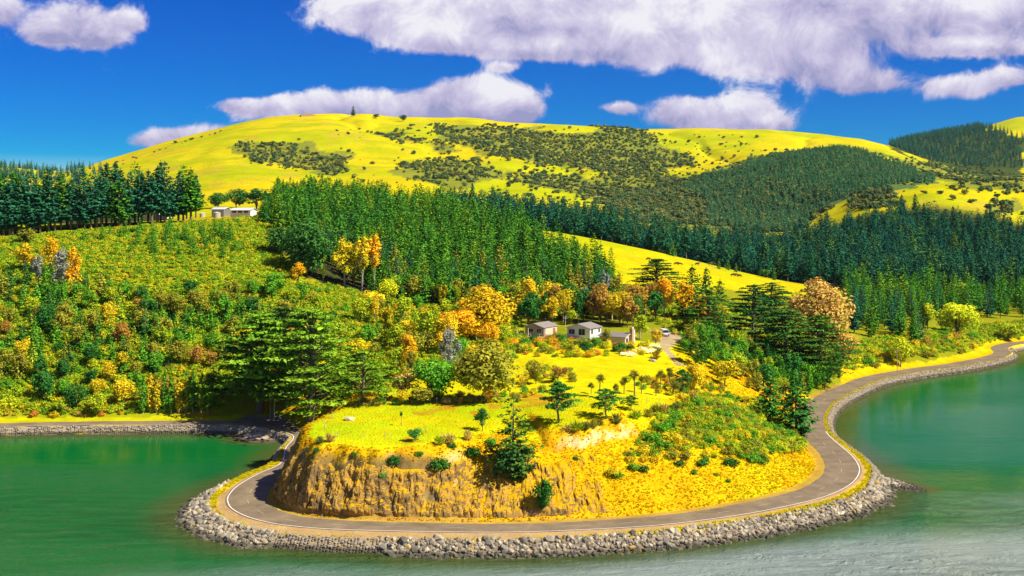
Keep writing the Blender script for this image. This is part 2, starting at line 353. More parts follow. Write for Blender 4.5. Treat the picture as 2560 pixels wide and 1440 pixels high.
M['bark'] = mat_plain('bark', (0.16, 0.12, 0.08), 0.9, 0.4, 3); M['pale_bark'] = mat_plain('pale_bark', (0.42, 0.36, 0.28), 0.85, 0.3, 2)

# ------------------------------------------------------------------ ground cover classes on the terrain
PU = 1280 + F * GX / GY
SCRUB = [  # far slopes: manuka and gorse patches (outline by bearing and elevation angle)
 [(578,372),(640,352),(700,362),(770,362),(800,388),(885,388),(892,402),(830,442),(780,425),(760,412),(690,412),(640,410),(600,390)],
 [(915,328),(990,326),(1050,345),(1130,362),(1150,380),(1110,385),(1040,360),(960,345)],
 [(985,425),(1030,408),(1110,400),(1200,412),(1262,440),(1210,452),(1170,470),(1110,472),(1040,450)],
 [(1070,316),(1200,318),(1330,325),(1430,338),(1520,320),(1610,326),(1660,362),(1750,395),(1725,420),(1660,428),(1690,455),(1760,438),(1850,408),(1900,402),(1850,440),(1700,480),
  (1700,560),(1600,545),(1490,505),(1330,460),(1240,428),(1500,440),(1505,430),(1330,410),(1210,385),(1120,345)],
 [(1500,480),(1700,455),(1900,440),(2000,470),(2090,500),(2010,555),(1950,585),(1700,570),(1520,530)],
 [(1850,392),(1960,378),(2010,372),(1990,392),(1880,412)],
 [(2160,385),(2230,400),(2330,410),(2560,440),(2560,480),(2430,470),(2330,450),(2280,440),(2200,405)],
 [(2130,490),(2200,470),(2240,480),(2260,505),(2180,520),(2110,520)],
 [(2470,530),(2500,500),(2540,500),(2545,520),(2500,545),(2480,560)],
]
CONE = [(1700,470),(1800,432),(1900,405),(2000,380),(2080,372),(2150,385),(2220,405),(2300,440),(2335,455),(2250,464),(2180,476),(2090,502),(2010,558),(1960,580),(1850,578),(1780,560),(1760,500)]
RIDGEWOOD = [(2210,375),(2300,342),(2380,332),(2430,322),(2470,322),(2560,345),(2560,445),(2480,440),(2400,430),(2330,410),(2260,385)]
def cover():
    C = np.zeros(GX.shape + (3,)); u, v, x, y, z, s, k = PU, PV, GX, GY, ZH, SD, kk
    n_s = fbm(x / 6, y / 6, 4, 2); n_m = fbm(x / 25, y / 25, 4, 3); n_l = fbm(x / 160, y / 160, 4, 6); n_h = fbm(x / 420, y / 420, 3, 61)
    def mixc(w, c):
        nonlocal C
        w = np.clip(w, 0, 1)[..., None]; C = C * (1 - w) + np.array(c) * w
    mixc(np.ones(x.shape), (0.50, 0.42, 0.003))                      # sunburnt pasture
    mixc(sstep(n_l + 0.5 * n_m, -0.12, 0.2) * 0.85, (0.34, 0.38, 0.003)); mixc(sstep(fbm(x / 70, y / 30, 5, 64), 0.06, 0.22) * (y > 470) * 0.8, (0.29, 0.33, 0.006)); mixc(sstep(fbm(x / 30, y / 50, 5, 65), 0.12, 0.26) * (y > 470) * 0.6, (0.44, 0.31, 0.03)); mixc(sstep(fbm(x / 9, y / 16, 4, 66), 0.08, 0.22) * (y > 470) * (y < 640) * 0.55, (0.34, 0.36, 0.005))
    mixc(sstep(-n_l + 0.5 * n_m, 0.12, 0.3) * 0.5, (0.56, 0.41, 0.006))
    mixc(sstep(y, 1900, 2400) * sstep(n_h, -0.1, 0.3) * 0.4, (0.46, 0.38, 0.03))
    wu, wv = u + 70 * fbm(x / 60, y / 60, 4, 21), v + 34 * fbm(x / 60, y / 60, 4, 22)
    far = y > 900
    for P in SCRUB: mixc((inpoly(wu, wv, P) & far) * 0.8, (0.15, 0.18, 0.03))
    mixc((inpoly(wu, wv, CONE) & far) * 0.9, (0.07, 0.14, 0.05)); mixc((inpoly(wu, wv, RIDGEWOOD) & far) * 0.95, (0.03, 0.06, 0.02))
    # valley behind the spur and the slopes under the plantations: needle litter
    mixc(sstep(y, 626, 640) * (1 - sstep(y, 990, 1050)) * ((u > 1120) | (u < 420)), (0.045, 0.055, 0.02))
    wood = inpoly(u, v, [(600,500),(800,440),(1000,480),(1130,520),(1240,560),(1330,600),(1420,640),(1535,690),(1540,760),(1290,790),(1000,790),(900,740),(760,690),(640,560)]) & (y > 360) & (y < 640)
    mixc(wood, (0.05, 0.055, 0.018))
    lefts = inpoly(u, v, [(-900,560),(0,560),(640,530),(760,690),(900,740),(1000,790),(1290,790),(1300,890),(1120,1000),(880,1010),(740,1070),(560,1040),(0,1052),(-900,1080)]) & (y > 285) & (y < 640)
    mixc(lefts * (0.75 + 0.5 * n_m), (0.24, 0.28, 0.008)); mixc(lefts * sstep(n_m + n_s * 0.6, 0.08, 0.25), (0.36, 0.27, 0.012))
    rights = inpoly(u, v, [(1290,790),(1560,780),(1800,720),(2000,745),(2100,700),(2560,700),(3300,700),(3300,830),(2500,860),(2100,960),(2050,1000),(1950,960),(1800,880),(1700,840),(1560,880),(1320,850)]) & (y > 300) & (y < 640)
    mixc(rights * 0.9, (0.19, 0.21, 0.010))
    mixc(inpoly(u, v, [(400,545),(640,520),(640,545),(520,560)]) & (y > 400) & (y < 560), (0.40, 0.30, 0.012))
    # headland: mown field, dry rim, golden bank, rock, clay
    head = (s > 0) & (y < 345) & (s < 75) & (u > 650) & (u < 2150)
    rise = z - ROADZ
    g = GRD[k]; t = ST[k]
    slope = np.clip(np.hypot(np.gradient(z, axis=0) / np.gradient(y, axis=0), np.gradient(z, axis=1) / np.gradient(x, axis=1)), 0, 6)
    mixc(head * (rise > 9.5), (0.53, 0.48, 0.002))
    mixc(head * (rise > 9.5) * sstep(n_m + n_s * 0.4, -0.12, 0.2) * (y < 262), (0.38, 0.48, 0.002))
    mixc(head * (rise > 9.5) * (y < 262) * (1 - sstep(slope, 0.2, 0.5)) * sstep(n_s + n_m, 0.20, 0.34), (0.45, 0.27, 0.012))
    bank = head & (s > WID[k] + 1.0)
    steepw = sstep(slope + n_s * 0.5, 0.30, 0.5)
    mixc(bank * steepw * (rise < 14), (0.60, 0.36, 0.003))
    mixc(0.6 * bank * steepw * sstep(n_m + 0.7 * n_s, 0.06, 0.2) * (rise < 13), (0.52, 0.23, 0.006))
    rock = bank * sstep(slope + n_s * 0.9 + n_m * 0.6, 0.95, 1.35) * (1 - sstep(rise, 8.5, 11))
    rock *= np.clip(1.15 - sstep(t, st_of(1000, 1327), st_of(1500, 1322)) * 0.9, 0, 1)
    mixc(rock * 0.92, (0.17, 0.115, 0.045)); mixc(rock * sstep(fbm(x / 2.2, y / 2.2, 4, 41), 0.02, 0.22) * 0.9, (0.085, 0.065, 0.035)); mixc(rock * sstep(fbm(x / 3.1, y / 3.1, 4, 47), 0.12, 0.28), (0.34, 0.25, 0.12))
    clay = bank * sstep(slope, 1.1, 1.7) * SCARP[k] * sstep(rise, 7.6, 8.6)
    mixc(clay, (0.72, 0.56, 0.26)); mixc(clay * sstep(fbm(t / 1.1, rise / 5, 3, 50), 0.1, 0.25), (0.46, 0.27, 0.06))
    slip = bank * np.exp(-((t - st_of(1128, 1329.5) - 1.2 * np.sin(rise / 2)) / (1.0 + 0.25 * rise * 0.3)) ** 2) * sstep(rise, 1.5, 3) * (1 - sstep(rise, 9, 10.5))
    mixc(slip * 0.85, (0.52, 0.38, 0.17))
    toe = (s > WID[k]) & (s < WID[k] + 1.9) & (y < 560); mixc(toe * 0.8, (0.42, 0.24, 0.05))
    # verges
    q = -s
    out = (s <= 0.5) & (y < 640)
    mixc(out, (0.42, 0.28, 0.12))                                    # gravel shoulder
    gv = along([(0,1),(S_CORN,1),(S_LSIDE,1),(S_BEND-2,1),(S_BEND+6,0.35),(S_F0,0.15),(S_FM,0.10),(st_of(1450,1324),0.25),(st_of(1600,1314),0.9),(S_RB,1),(LEN,1)])[k]
    gi = along([(0,0.1),(S_CORN,0.1),(S_LSIDE,0.3),(S_BEND,1.6),(S_F0,3.0),(S_FM,3.2),(S_F2,1.5),(S_RB,1.2),(S_RS,0.2),(LEN,0.1)])[k]
    strip = out * sstep(q, gi - 0.25 + n_s, gi + 0.25 + n_s) * (q < SHO[k] + 0.5) * sstep(gv + n_s * 0.9, 0.25, 0.5)
    mixc(strip, (0.62, 0.46, 0.002)); mixc(strip * sstep(n_s, 0.12, 0.2), (0.33, 0.36, 0.01))
    bedm = out & (q > SHO[k] + 0.6)
    mixc(bedm * 1.0, (0.20, 0.155, 0.11)); mixc(bedm * sstep(fbm(x / 1.2, y / 1.2, 3, 71), 0.05, 0.2), (0.33, 0.26, 0.19)); mixc(bedm * (z < 0.35), (0.10, 0.085, 0.06))
    bch = bedm & (u < 760) & (u > 500) & (z > 0.35); mixc(bch, (0.42, 0.32, 0.23))
    inl = (s > 0) & (y < 640) & ~head; mixc(inl * (s > WID[k]) * (s < WID[k] + 5 + 4 * n_m) * (u < 700), (0.48, 0.46, 0.004))
    mixc(inl * (s > WID[k]) * (s < WID[k] + 6 + 12 * n_m) * (u > 2100), (0.60, 0.40, 0.004))
    # driveway to the houses, parking bay beside the left-hand road
    drv = inpoly(u, v, [(1618,822),(1700,826),(1712,846),(1672,872),(1700,905),(1722,915),(1690,915),(1662,880),(1648,868),(1640,845)]) & (y > 280) & (y < 400); mixc(drv * 0.9, (0.34, 0.25, 0.16))
    bay = inpoly(u, v, [(585,1050),(625,1040),(700,1040),(745,1062),(700,1060)]) & (y < 340); mixc(bay * 0.95, (0.30, 0.22, 0.14))
    return np.clip(C, 0.004, 1)
def build_ground():
    C = cover()
    V = np.stack([GX, GY, ZH], -1).reshape(-1, 3)
    idx = np.arange(NY * NU).reshape(NY, NU)
    Q = np.stack([idx[:-1, :-1], idx[:-1, 1:], idx[1:, 1:], idx[1:, :-1]], -1).reshape(-1, 4)
    me = bpy.data.meshes.new('ground'); me.vertices.add(len(V)); me.vertices.foreach_set('co', V.ravel().astype(np.float32))
    me.loops.add(Q.size); me.loops.foreach_set('vertex_index', Q.ravel().astype(np.int32)); me.polygons.add(len(Q))
    me.polygons.foreach_set('loop_start', np.arange(0, Q.size, 4, dtype=np.int32)); me.update(calc_edges=True)
    me.polygons.foreach_set('use_smooth', np.ones(len(Q), bool))
    at = me.attributes.new('cover', 'FLOAT_COLOR', 'POINT')
    at.data.foreach_set('color', np.concatenate([C.reshape(-1, 3), np.ones((len(V), 1))], 1).ravel().astype(np.float32))
    m, nt, out = mat_new('ground_cover'); p = nt.new('ShaderNodeBsdfPrincipled'); nt.link(p.outputs[0], out.inputs[0])
    a = nt.new('ShaderNodeAttribute', attribute_name='cover'); geo = nt.new('ShaderNodeNewGeometry'); pos = geo.outputs['Position']
    n1 = nt.noise(pos, 2.2, 5, 0.65); n2 = nt.noise(pos, 0.28, 5, 0.6); n3 = nt.noise(pos, 0.03, 5, 0.65)
    f = nt.math('MULTIPLY_ADD', n1.outputs[0], 0.75, 0.62); f = nt.math('MULTIPLY', f, nt.math('MULTIPLY_ADD', n2.outputs[0], 0.55, 0.73)); f = nt.math('MULTIPLY', f, nt.math('MULTIPLY_ADD', n3.outputs[0], 0.5, 0.75))
    h = nt.new('ShaderNodeHueSaturation'); nt.link(a.outputs['Color'], h.inputs['Color']); nt.link(f, h.inputs['Value'])
    nt.link(nt.math('MULTIPLY_ADD', n2.outputs[0], 0.05, 0.475), h.inputs['Hue'])
    nt.link(h.outputs[0], p.inputs['Base Color']); p.inputs['Roughness'].default_value = 0.95; p.inputs['Specular IOR Level'].default_value = 0.0
    b = nt.new('ShaderNodeBump'); b.inputs['Strength'].default_value = 0.55; b.inputs['Distance'].default_value = 0.30
    nt.link(nt.math('ADD', n1.outputs[0], nt.math('MULTIPLY', n2.outputs[0], 2.0)), b.inputs['Height']); nt.link(b.outputs[0], p.inputs['Normal'])
    me.materials.append(m)
    o = bpy.data.objects.new('ground', me); COL.objects.link(o); o['kind'] = 'structure'; o['label'] = 'grassy headland, hillsides and far hills round the bay'
    return o
ground = build_ground()

def mesh_from(name, V, faces, mats=(), smooth=False, midx=None):
    me = bpy.data.meshes.new(name); me.from_pydata([tuple(v) for v in V], [], [tuple(f) for f in faces])
    for m in mats: me.materials.append(m)
    if midx is not None: me.polygons.foreach_set('material_index', np.array(midx, np.int32))
    if smooth: me.polygons.foreach_set('use_smooth', np.ones(len(me.polygons), bool))
    me.update(); return me
def obj(name, me, parent=None, loc=None, rot=None, scale=None):
    o = bpy.data.objects.new(name, me); COL.objects.link(o)
    if parent is not None: o.parent = parent
    if loc is not None: o.location = loc
    if rot is not None: o.rotation_euler = rot
    if scale is not None: o.scale = scale if hasattr(scale, '__len__') else (scale,) * 3
    return o
def tag(o, label, cat, group=None):
    o['label'] = label; o['category'] = cat
    if group: o['group'] = group
    return o

# ------------------------------------------------------------------ water: one sheet with fine wind ripples; bed colour follows the depth
def build_water():
    us = np.arange(-1500, 4000, 30.0); ys = np.concatenate([np.geomspace(20, 170, 30), np.arange(172, 340, 2.0), np.arange(340, 700, 6)])
    U, Y = np.meshgrid(us, ys); X = (U - 1280) / F * Y
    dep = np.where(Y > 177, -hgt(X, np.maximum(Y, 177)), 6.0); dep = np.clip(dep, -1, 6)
    V = np.stack([X, Y, np.zeros_like(X)], -1).reshape(-1, 3); nu, ny = len(us), len(ys)
    idx = np.arange(nu * ny).reshape(ny, nu); Q = np.stack([idx[:-1, :-1], idx[:-1, 1:], idx[1:, 1:], idx[1:, :-1]], -1).reshape(-1, 4)
    m, nt, out = mat_new('sea_water'); df = nt.new('ShaderNodeBsdfDiffuse'); gl = nt.new('ShaderNodeBsdfGlossy'); gl.inputs['Roughness'].default_value = .05; fr = nt.new('ShaderNodeFresnel'); fr.inputs[0].default_value = 1.333
    mx = nt.new('ShaderNodeMixShader'); nt.link(nt.math('MULTIPLY', fr.outputs[0], 0.45), mx.inputs[0]); nt.link(df.outputs[0], mx.inputs[1]); nt.link(gl.outputs[0], mx.inputs[2]); nt.link(mx.outputs[0], out.inputs[0])
    a = nt.new('ShaderNodeAttribute', attribute_name='depth'); geo = nt.new('ShaderNodeNewGeometry'); pos = geo.outputs['Position']
    sx = nt.new('ShaderNodeSeparateXYZ'); nt.link(pos, sx.inputs[0])
    mp = nt.new('ShaderNodeMapping'); nt.link(pos, mp.inputs[0]); mp.inputs['Scale'].default_value = (0.016, 0.03, 1)
    big = nt.noise(mp.outputs[0], 1.0, 4, 0.6, 0.5)
    # pale sky reflection painted into the open water's body colour, plus cloudy sediment
    silt_sheen = nt.smooth(nt.math('ADD', nt.math('MULTIPLY_ADD', sx.outputs[0], 0.011, nt.math('MULTIPLY', sx.outputs[1], -0.012)), nt.math('ADD', nt.math('MULTIPLY_ADD', big.outputs[0], 0.9, 1.62), nt.math('MULTIPLY', nt.smooth(sx.outputs[1], 212, 178), 0.95))), 0.0, 1.0)
    deep = nt.mix(silt_sheen, (0.002, 0.110, 0.020, 1), (0.23, 0.29, 0.265, 1))
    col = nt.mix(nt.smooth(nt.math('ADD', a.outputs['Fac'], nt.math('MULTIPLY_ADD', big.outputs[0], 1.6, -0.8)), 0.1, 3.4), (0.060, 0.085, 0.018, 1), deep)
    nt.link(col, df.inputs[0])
    r1 = nt.new('ShaderNodeMapping'); nt.link(pos, r1.inputs[0]); r1.inputs['Scale'].default_value = (0.13, 0.34, 1); r1.inputs['Rotation'].default_value = (0, 0, 0.15)
    w1 = nt.noise(r1.outputs[0], 1.0, 5, 0.72, 0.5); w2 = nt.noise(pos, 0.12, 3, 0.5)
    gust = nt.smooth(nt.noise(mp.outputs[0], 0.8, 3, 0.5).outputs[0], 0.35, 0.65)
    wind = nt.math('MULTIPLY', nt.math('MULTIPLY_ADD', gust, 0.5, 0.5), nt.math('SUBTRACT', 1.0, nt.math('MULTIPLY', nt.smooth(sx.outputs[1], 205, 275), 0.96)))
    b = nt.new('ShaderNodeBump'); b.inputs['Distance'].default_value = 3.2; nt.link(nt.math('MULTIPLY', fr.outputs[0], nt.math('MULTIPLY_ADD', wind, 0.25, 0.50)), mx.inputs[0])
    nt.link(nt.math('MULTIPLY', wind, 1.0), b.inputs['Strength']); nt.link(w1.outputs[0], b.inputs['Height']); nt.link(b.outputs[0], gl.inputs['Normal']); nt.link(b.outputs[0], fr.inputs['Normal']); nt.link(b.outputs[0], df.inputs['Normal'])
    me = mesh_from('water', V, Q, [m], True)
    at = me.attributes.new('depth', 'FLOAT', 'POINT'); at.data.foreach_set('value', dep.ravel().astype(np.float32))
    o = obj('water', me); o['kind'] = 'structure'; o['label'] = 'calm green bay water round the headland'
build_water()

# ------------------------------------------------------------------ road and its markings
def ribbon(name, i0, i1, a, b, z, mat, step=2, parent=None, wob=0.0):
    ii = np.arange(i0, i1 + 1, step)
    if len(ii) < 2: ii = np.array([i0, i1])
    aa = (a[ii] if hasattr(a, '__len__') else np.full(len(ii), a)); bb = (b[ii] if hasattr(b, '__len__') else np.full(len(ii), b))
    if wob: bb = bb + wob * fbm(ST[ii] / 3, ST[ii] * 0, 3, 77); aa = aa + wob * 0.6 * fbm(ST[ii] / 2.5, ST[ii] * 0, 3, 78)
    A = LINE[ii] + LFT[ii] * aa[:, None]; B = LINE[ii] + LFT[ii] * bb[:, None]
    n = len(ii); V = [(*p, z) for p in A] + [(*p, z) for p in B]
    Fc = [(i + 1, i, n + i, n + i + 1) for i in range(n - 1)]
    return obj(name, mesh_from(name, V, Fc, [mat]), parent)
def mat_asphalt():
    m, nt, out = mat_new('asphalt'); p = nt.new('ShaderNodeBsdfPrincipled'); nt.link(p.outputs[0], out.inputs[0])
    geo = nt.new('ShaderNodeNewGeometry'); pos = geo.outputs['Position']
    n1 = nt.noise(pos, 5.0, 5, 0.7); n2 = nt.noise(pos, 0.22, 5, 0.65, 0.6); n3 = nt.noise(pos, 0.9, 4, 0.6)
    c = nt.ramp(n2.outputs[0], [(0.3, (0.145, 0.108, 0.07)), (0.5, (0.20, 0.152, 0.094)), (0.7, (0.265, 0.20, 0.118))])
    f = nt.math('MULTIPLY_ADD', n1.outputs[0], 0.4, 0.8); g = nt.new('ShaderNodeCombineColor'); [nt.link(f, g.inputs[i]) for i in range(3)]
    c = nt.mix(1.0, c, g.outputs[0], 'MULTIPLY'); c = nt.mix(nt.smooth(n3.outputs[0], 0.62, 0.75), c, (0.24, 0.18, 0.115, 1))
    nt.link(c, p.inputs['Base Color']); p.inputs['Roughness'].default_value = 0.9; p.inputs['Specular IOR Level'].default_value = 0.15
    b = nt.new('ShaderNodeBump'); b.inputs['Strength'].default_value = 0.3; b.inputs['Distance'].default_value = 0.03; nt.link(n1.outputs[0], b.inputs['Height']); nt.link(b.outputs[0], p.inputs['Normal'])
    return m
M['asphalt'] = mat_asphalt(); M['paint'] = mat_plain('road_paint', (0.78, 0.74, 0.68), 0.7, 0.35, 2.5, 0)
M['worn_paint'] = mat_plain('worn_paint', (0.42, 0.37, 0.32), 0.8, 0.3, 2.5, 0)
road = ribbon('road', 0, NS - 1, -0.35, WID, ROADZ + 0.004, M['asphalt'], 1, None, 0.5); road['kind'] = 'structure'; road['label'] = 'grey two-lane coast road winding round the headland'
iE = int(S_RS / LEN * NS) + 10
ribbon('edge_line', 0, iE, -0.09, 0.09, ROADZ + 0.009, M['paint'], 2, road)
for s0 in np.arange(S_BAYL - 60, S_CAPE, 10.0):
    i0 = int(s0 / LEN * (NS - 1)); i1 = i0 + 6
    ribbon('centre_dash', i0, i1, WID * 0.5 - 0.05, WID * 0.5 + 0.05, ROADZ + 0.009, M['worn_paint'], 2, road)
# ------------------------------------------------------------------ plant shapes (each built once, then copied plant by plant)
class Leafy:
    """collects leaf sprays (small bent quads) with a tint per spray"""
    def __init__(s, seed): s.P = []; s.N = []; s.T = []; s.S = []; s.A = []; s.tint = []; s.r = np.random.default_rng(seed)
    def add(s, pos, nrm, size, tint, tang=None, asp=0.55):
        n = len(pos); s.P.append(pos); s.N.append(nrm); s.S.append(np.broadcast_to(size, (n,))); s.tint.append(np.broadcast_to(tint, (n,)))
        s.T.append(s.r.normal(size=(n, 3)) if tang is None else tang); s.A.append(np.full(n, asp))
    def clump(s, c, rad, n, size, tint, up=0.35, jit=0.55, shell=(0.55, 1.05), asp=0.6, flat=None):
        d = s.r.normal(size=(n, 3)); d /= np.linalg.norm(d, axis=1)[:, None]
        rr = s.r.uniform(shell[0], shell[1], n)[:, None]
        rad = np.broadcast_to(np.asarray(rad, float), (3,))
        lump = 1 + 0.22 * np.sin(d[:, :1] * 5 + c[0] * 3) * np.sin(d[:, 1:2] * 5 + c[1] * 2) + 0.15 * np.sin(d[:, 2:] * 7 + c[2])
        p = np.asarray(c) + d * rad * rr * lump
        nm = d / rad * rad.mean() + np.array([0, 0, up + .25]) + s.r.normal(size=(n, 3)) * jit * .7
        s.add(p, nm, size * s.r.uniform(0.6, 1.35, n), np.clip(tint + s.r.normal(0, 0.16, n), 0, 1), None, asp)
    def mesh(s, name, mats, trunk=None):
        P = np.concatenate(s.P); N = np.concatenate(s.N); T = np.concatenate(s.T); S = np.concatenate(s.S)[:, None]; A = np.concatenate(s.A)[:, None]; ti = np.concatenate(s.tint)
        N /= np.linalg.norm(N, axis=1)[:, None] + 1e-9
        T = T - (T * N).sum(1)[:, None] * N; T /= np.linalg.norm(T, axis=1)[:, None] + 1e-9
        B = np.cross(N, T); bend = N * S * 0.18
        n = len(P)
        V = np.empty((n, 4, 3)); V[:, 0] = P - T * S * 0.55 - bend; V[:, 1] = P + B * S * A * 0.6; V[:, 2] = P + T * S * 0.55 - bend; V[:, 3] = P - B * S * A * 0.6
        me = bpy.data.meshes.new(name); me.vertices.add(4 * n); me.vertices.foreach_set('co', V.ravel().astype(np.float32))
        me.loops.add(4 * n); me.loops.foreach_set('vertex_index', np.arange(4 * n, dtype=np.int32)); me.polygons.add(n)
        me.polygons.foreach_set('loop_start', np.arange(0, 4 * n, 4, dtype=np.int32)); me.update(calc_edges=True)
        at = me.attributes.new('tint', 'FLOAT', 'POINT'); at.data.foreach_set('value', np.repeat(ti, 4).astype(np.float32))
        for m in mats: me.materials.append(m)
        return me
def tubes(name, lst, mat, sides=6):
    V = []; Fc = []
    for pts, rad in lst:
        b = len(V); n = len(pts)
        for i in range(n):
            p = Vector(pts[i]); d = Vector(pts[min(i + 1, n - 1)]) - Vector(pts[max(i - 1, 0)]); d.normalize()
            a = d.orthogonal().normalized(); c = d.cross(a)
            for k in range(sides):
                t = 2 * math.pi * k / sides; q = p + (a * math.cos(t) + c * math.sin(t)) * rad[i]; V.append(tuple(q))
        for i in range(n - 1):
            for k in range(sides):
                k2 = (k + 1) % sides; Fc.append((b + i*sides + k, b + i*sides + k2, b + (i+1)*sides + k2, b + (i+1)*sides + k))
    return mesh_from(name, V, Fc, [mat], True)
def spread_dirs(n, r, up0, up1):
    out = []
    for i in range(n):
        a = i * 2.39996 + r.uniform(-.4, .4); e = r.uniform(up0, up1); out.append(np.array([math.cos(a) * math.cos(e), math.sin(a) * math.cos(e), math.sin(e)]))
    return out

def p_pine(seed, H=16.0, Rr=2.7, cards=5, lo=0.12, mat='needle', whorl=0.62, size=0.85, bare=0.0, sparse=1.0, pw=0.75):
    L = Leafy(seed); r = L.r; h = lo * H
    while h < H * 0.985:
        f = (h - lo * H) / (H * (1 - lo)); prof = (1 - f) ** pw * min(1, 0.55 + f * 3.0)
        ln0 = Rr * prof + 0.25; nb = max(4, int(7 * sparse * (0.6 + 0.6 * (1 - f))))
        a0 = r.uniform(0, 6.28)
        for b in range(nb):
            if r.random() < bare: continue
            ln = ln0 * r.uniform(0.55, 1.2); a = a0 + b * 6.283 / nb + r.uniform(-.35, .35); k = max(2, int(cards * (0.5 + 0.6 * (1 - f))))
            t = r.uniform(0.25, 1.0, k); rise = r.uniform(0.05, 0.5)
            p = np.stack([np.cos(a + r.normal(0, .12, k)) * ln * t, np.sin(a + r.normal(0, .12, k)) * ln * t, h + ln * rise * t ** 2 - 0.15 * ln * t + r.normal(0, .12, k)], 1)
            out = np.array([math.cos(a), math.sin(a), 0.55]); nm = np.array([math.cos(a) * 0.55, math.sin(a) * 0.55, 0.8]) + r.normal(0, .45, (k, 3))
            L.add(p, nm, size * (1.15 - 0.5 * f) * r.uniform(0.7, 1.35, k), np.clip(r.normal(0.45, 0.14) + r.normal(0, .16, k), 0, 1), np.tile(out, (k, 1)) + r.normal(0, .35, (k, 3)), 0.55)
        h += whorl * r.uniform(0.75, 1.25)
    t = r.uniform(0, 1, 8)[:, None]; L.add(np.array([[0, 0, H * 0.97]]) + t * np.array([[0, 0, H * 0.05]]), r.normal(0, 1, (8, 3)), 0.6, 0.7, np.tile([0, 0, 1.0], (8, 1)), 0.35)
    tr = tubes('trunk', [([(0, 0, -0.8), (0, 0, H * .3), (0.05, 0, H * .65), (0, 0.05, H * .96)], [H * .017, H * .014, H * .009, 0.03])], M['bark'])
    return L.mesh('pine_crown', [M[mat]]), tr, H, 2 * Rr
def p_macro(seed, H=26.0, Rr=12.0, n=70, cards=62, trunkh=0.12, size=0.95, tilt=0.0, thin=0.10):
    """old macrocarpa: level shelves of foliage on long limbs, dark gaps between"""
    L = Leafy(seed); r = L.r; limbs = []
    limbs.append(([(0, 0, -1), (0.2, 0, H * .15), (0.4, .3, H * .5), (0.2, 0.2, H * .9)], [H * .034, H * .028, H * .018, H * .004]))
    for i in range(n):
        f = ((i + r.uniform(0, 1)) / n); h = H * (trunkh + (0.98 - trunkh) * f)
        prof = (math.sin(min(1, (1 - f) * 1.25 + 0.05) * math.pi / 2) ** 0.9) * (0.72 + 0.28 * min(1, f * 4))
        a = i * 2.39996 + r.uniform(-.5, .5); ln = Rr * prof * r.uniform(0.45, 1.08); up = r.uniform(0.02, 0.16) * ln + tilt * ln
        end = np.array([math.cos(a) * ln, math.sin(a) * ln, h + up])
        limbs.append(([(0.2, 0.1, h * .88), tuple(end * [0.5, 0.5, 1] - [0, 0, up * .4]), tuple(end)], [H * .007, H * .0045, H * .0012]))
        sz = (0.10 + 0.07 * r.random()) * H * (0.55 + 0.55 * (1 - f)); ti = r.normal(0.45, 0.12)
        L.clump(end, (sz, sz, sz * thin * r.uniform(1.2, 2.2)), cards, size, ti, 0.9, 0.5, (0.25, 1.1), 0.5)
        if ln > Rr * 0.35: L.clump(end * [0.55, 0.55, 1] - [0, 0, 0.3 * up], (sz * .8, sz * .8, sz * thin * 1.4), cards // 2, size, ti - 0.06, 0.9, 0.5, (0.2, 1.1), 0.5)
    return L.mesh('macrocarpa_crown', [M['needle']]), tubes('trunk', limbs, M['bark'], 6), H, 2 * Rr
def p_round(seed, H=8.0, W=7.0, n=18, cards=75, size=0.55, trunkh=0.18, mat='leaf', bark='bark', tall=1.0, up=0.35, gap=0.75, stems=3):
    """broadleaf or gum: a crown of many uneven leaf clumps on forking stems"""
    L = Leafy(seed); r = L.r; limbs = []; c0 = np.array([0, 0, H * (trunkh + (1 - trunkh) / 2)]); rx, rz = W / 2 * gap, H * (1 - trunkh) / 2 * 0.80
    for i in range(n):
        d = r.normal(size=3); d[2] = d[2] * 0.9 + 0.15; d /= np.linalg.norm(d); q = r.uniform(0.45, 1.0)
        tp = 1 - 0.35 * max(0, d[2]) * (tall - 1)
        c = c0 + d * np.array([rx * tp, rx * tp, rz]) * q
        sz = (0.16 + 0.13 * r.random()) * (W * 0.6 + H * 0.4) * 0.85
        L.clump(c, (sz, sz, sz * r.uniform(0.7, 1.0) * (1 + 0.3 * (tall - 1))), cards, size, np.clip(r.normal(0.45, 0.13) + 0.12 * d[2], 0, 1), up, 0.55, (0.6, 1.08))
        if i % 3 == 0 and trunkh > 0.05: limbs.append(([(0, 0, H * trunkh * r.uniform(.5, 1)), tuple(c * [0.45, 0.45, 0.8]), tuple(c)], [H * .013, H * .008, H * .003]))
    limbs.append(([(0, 0, -0.6), (0.04 * H * r.uniform(-1, 1), 0.03 * H * r.uniform(-1, 1), H * (trunkh + 0.1)), tuple(c0)], [H * .022, H * .017, H * .008]))
    return L.mesh('leaf_crown', [M[mat]]), tubes('trunk', limbs, M[bark], 5), H, W
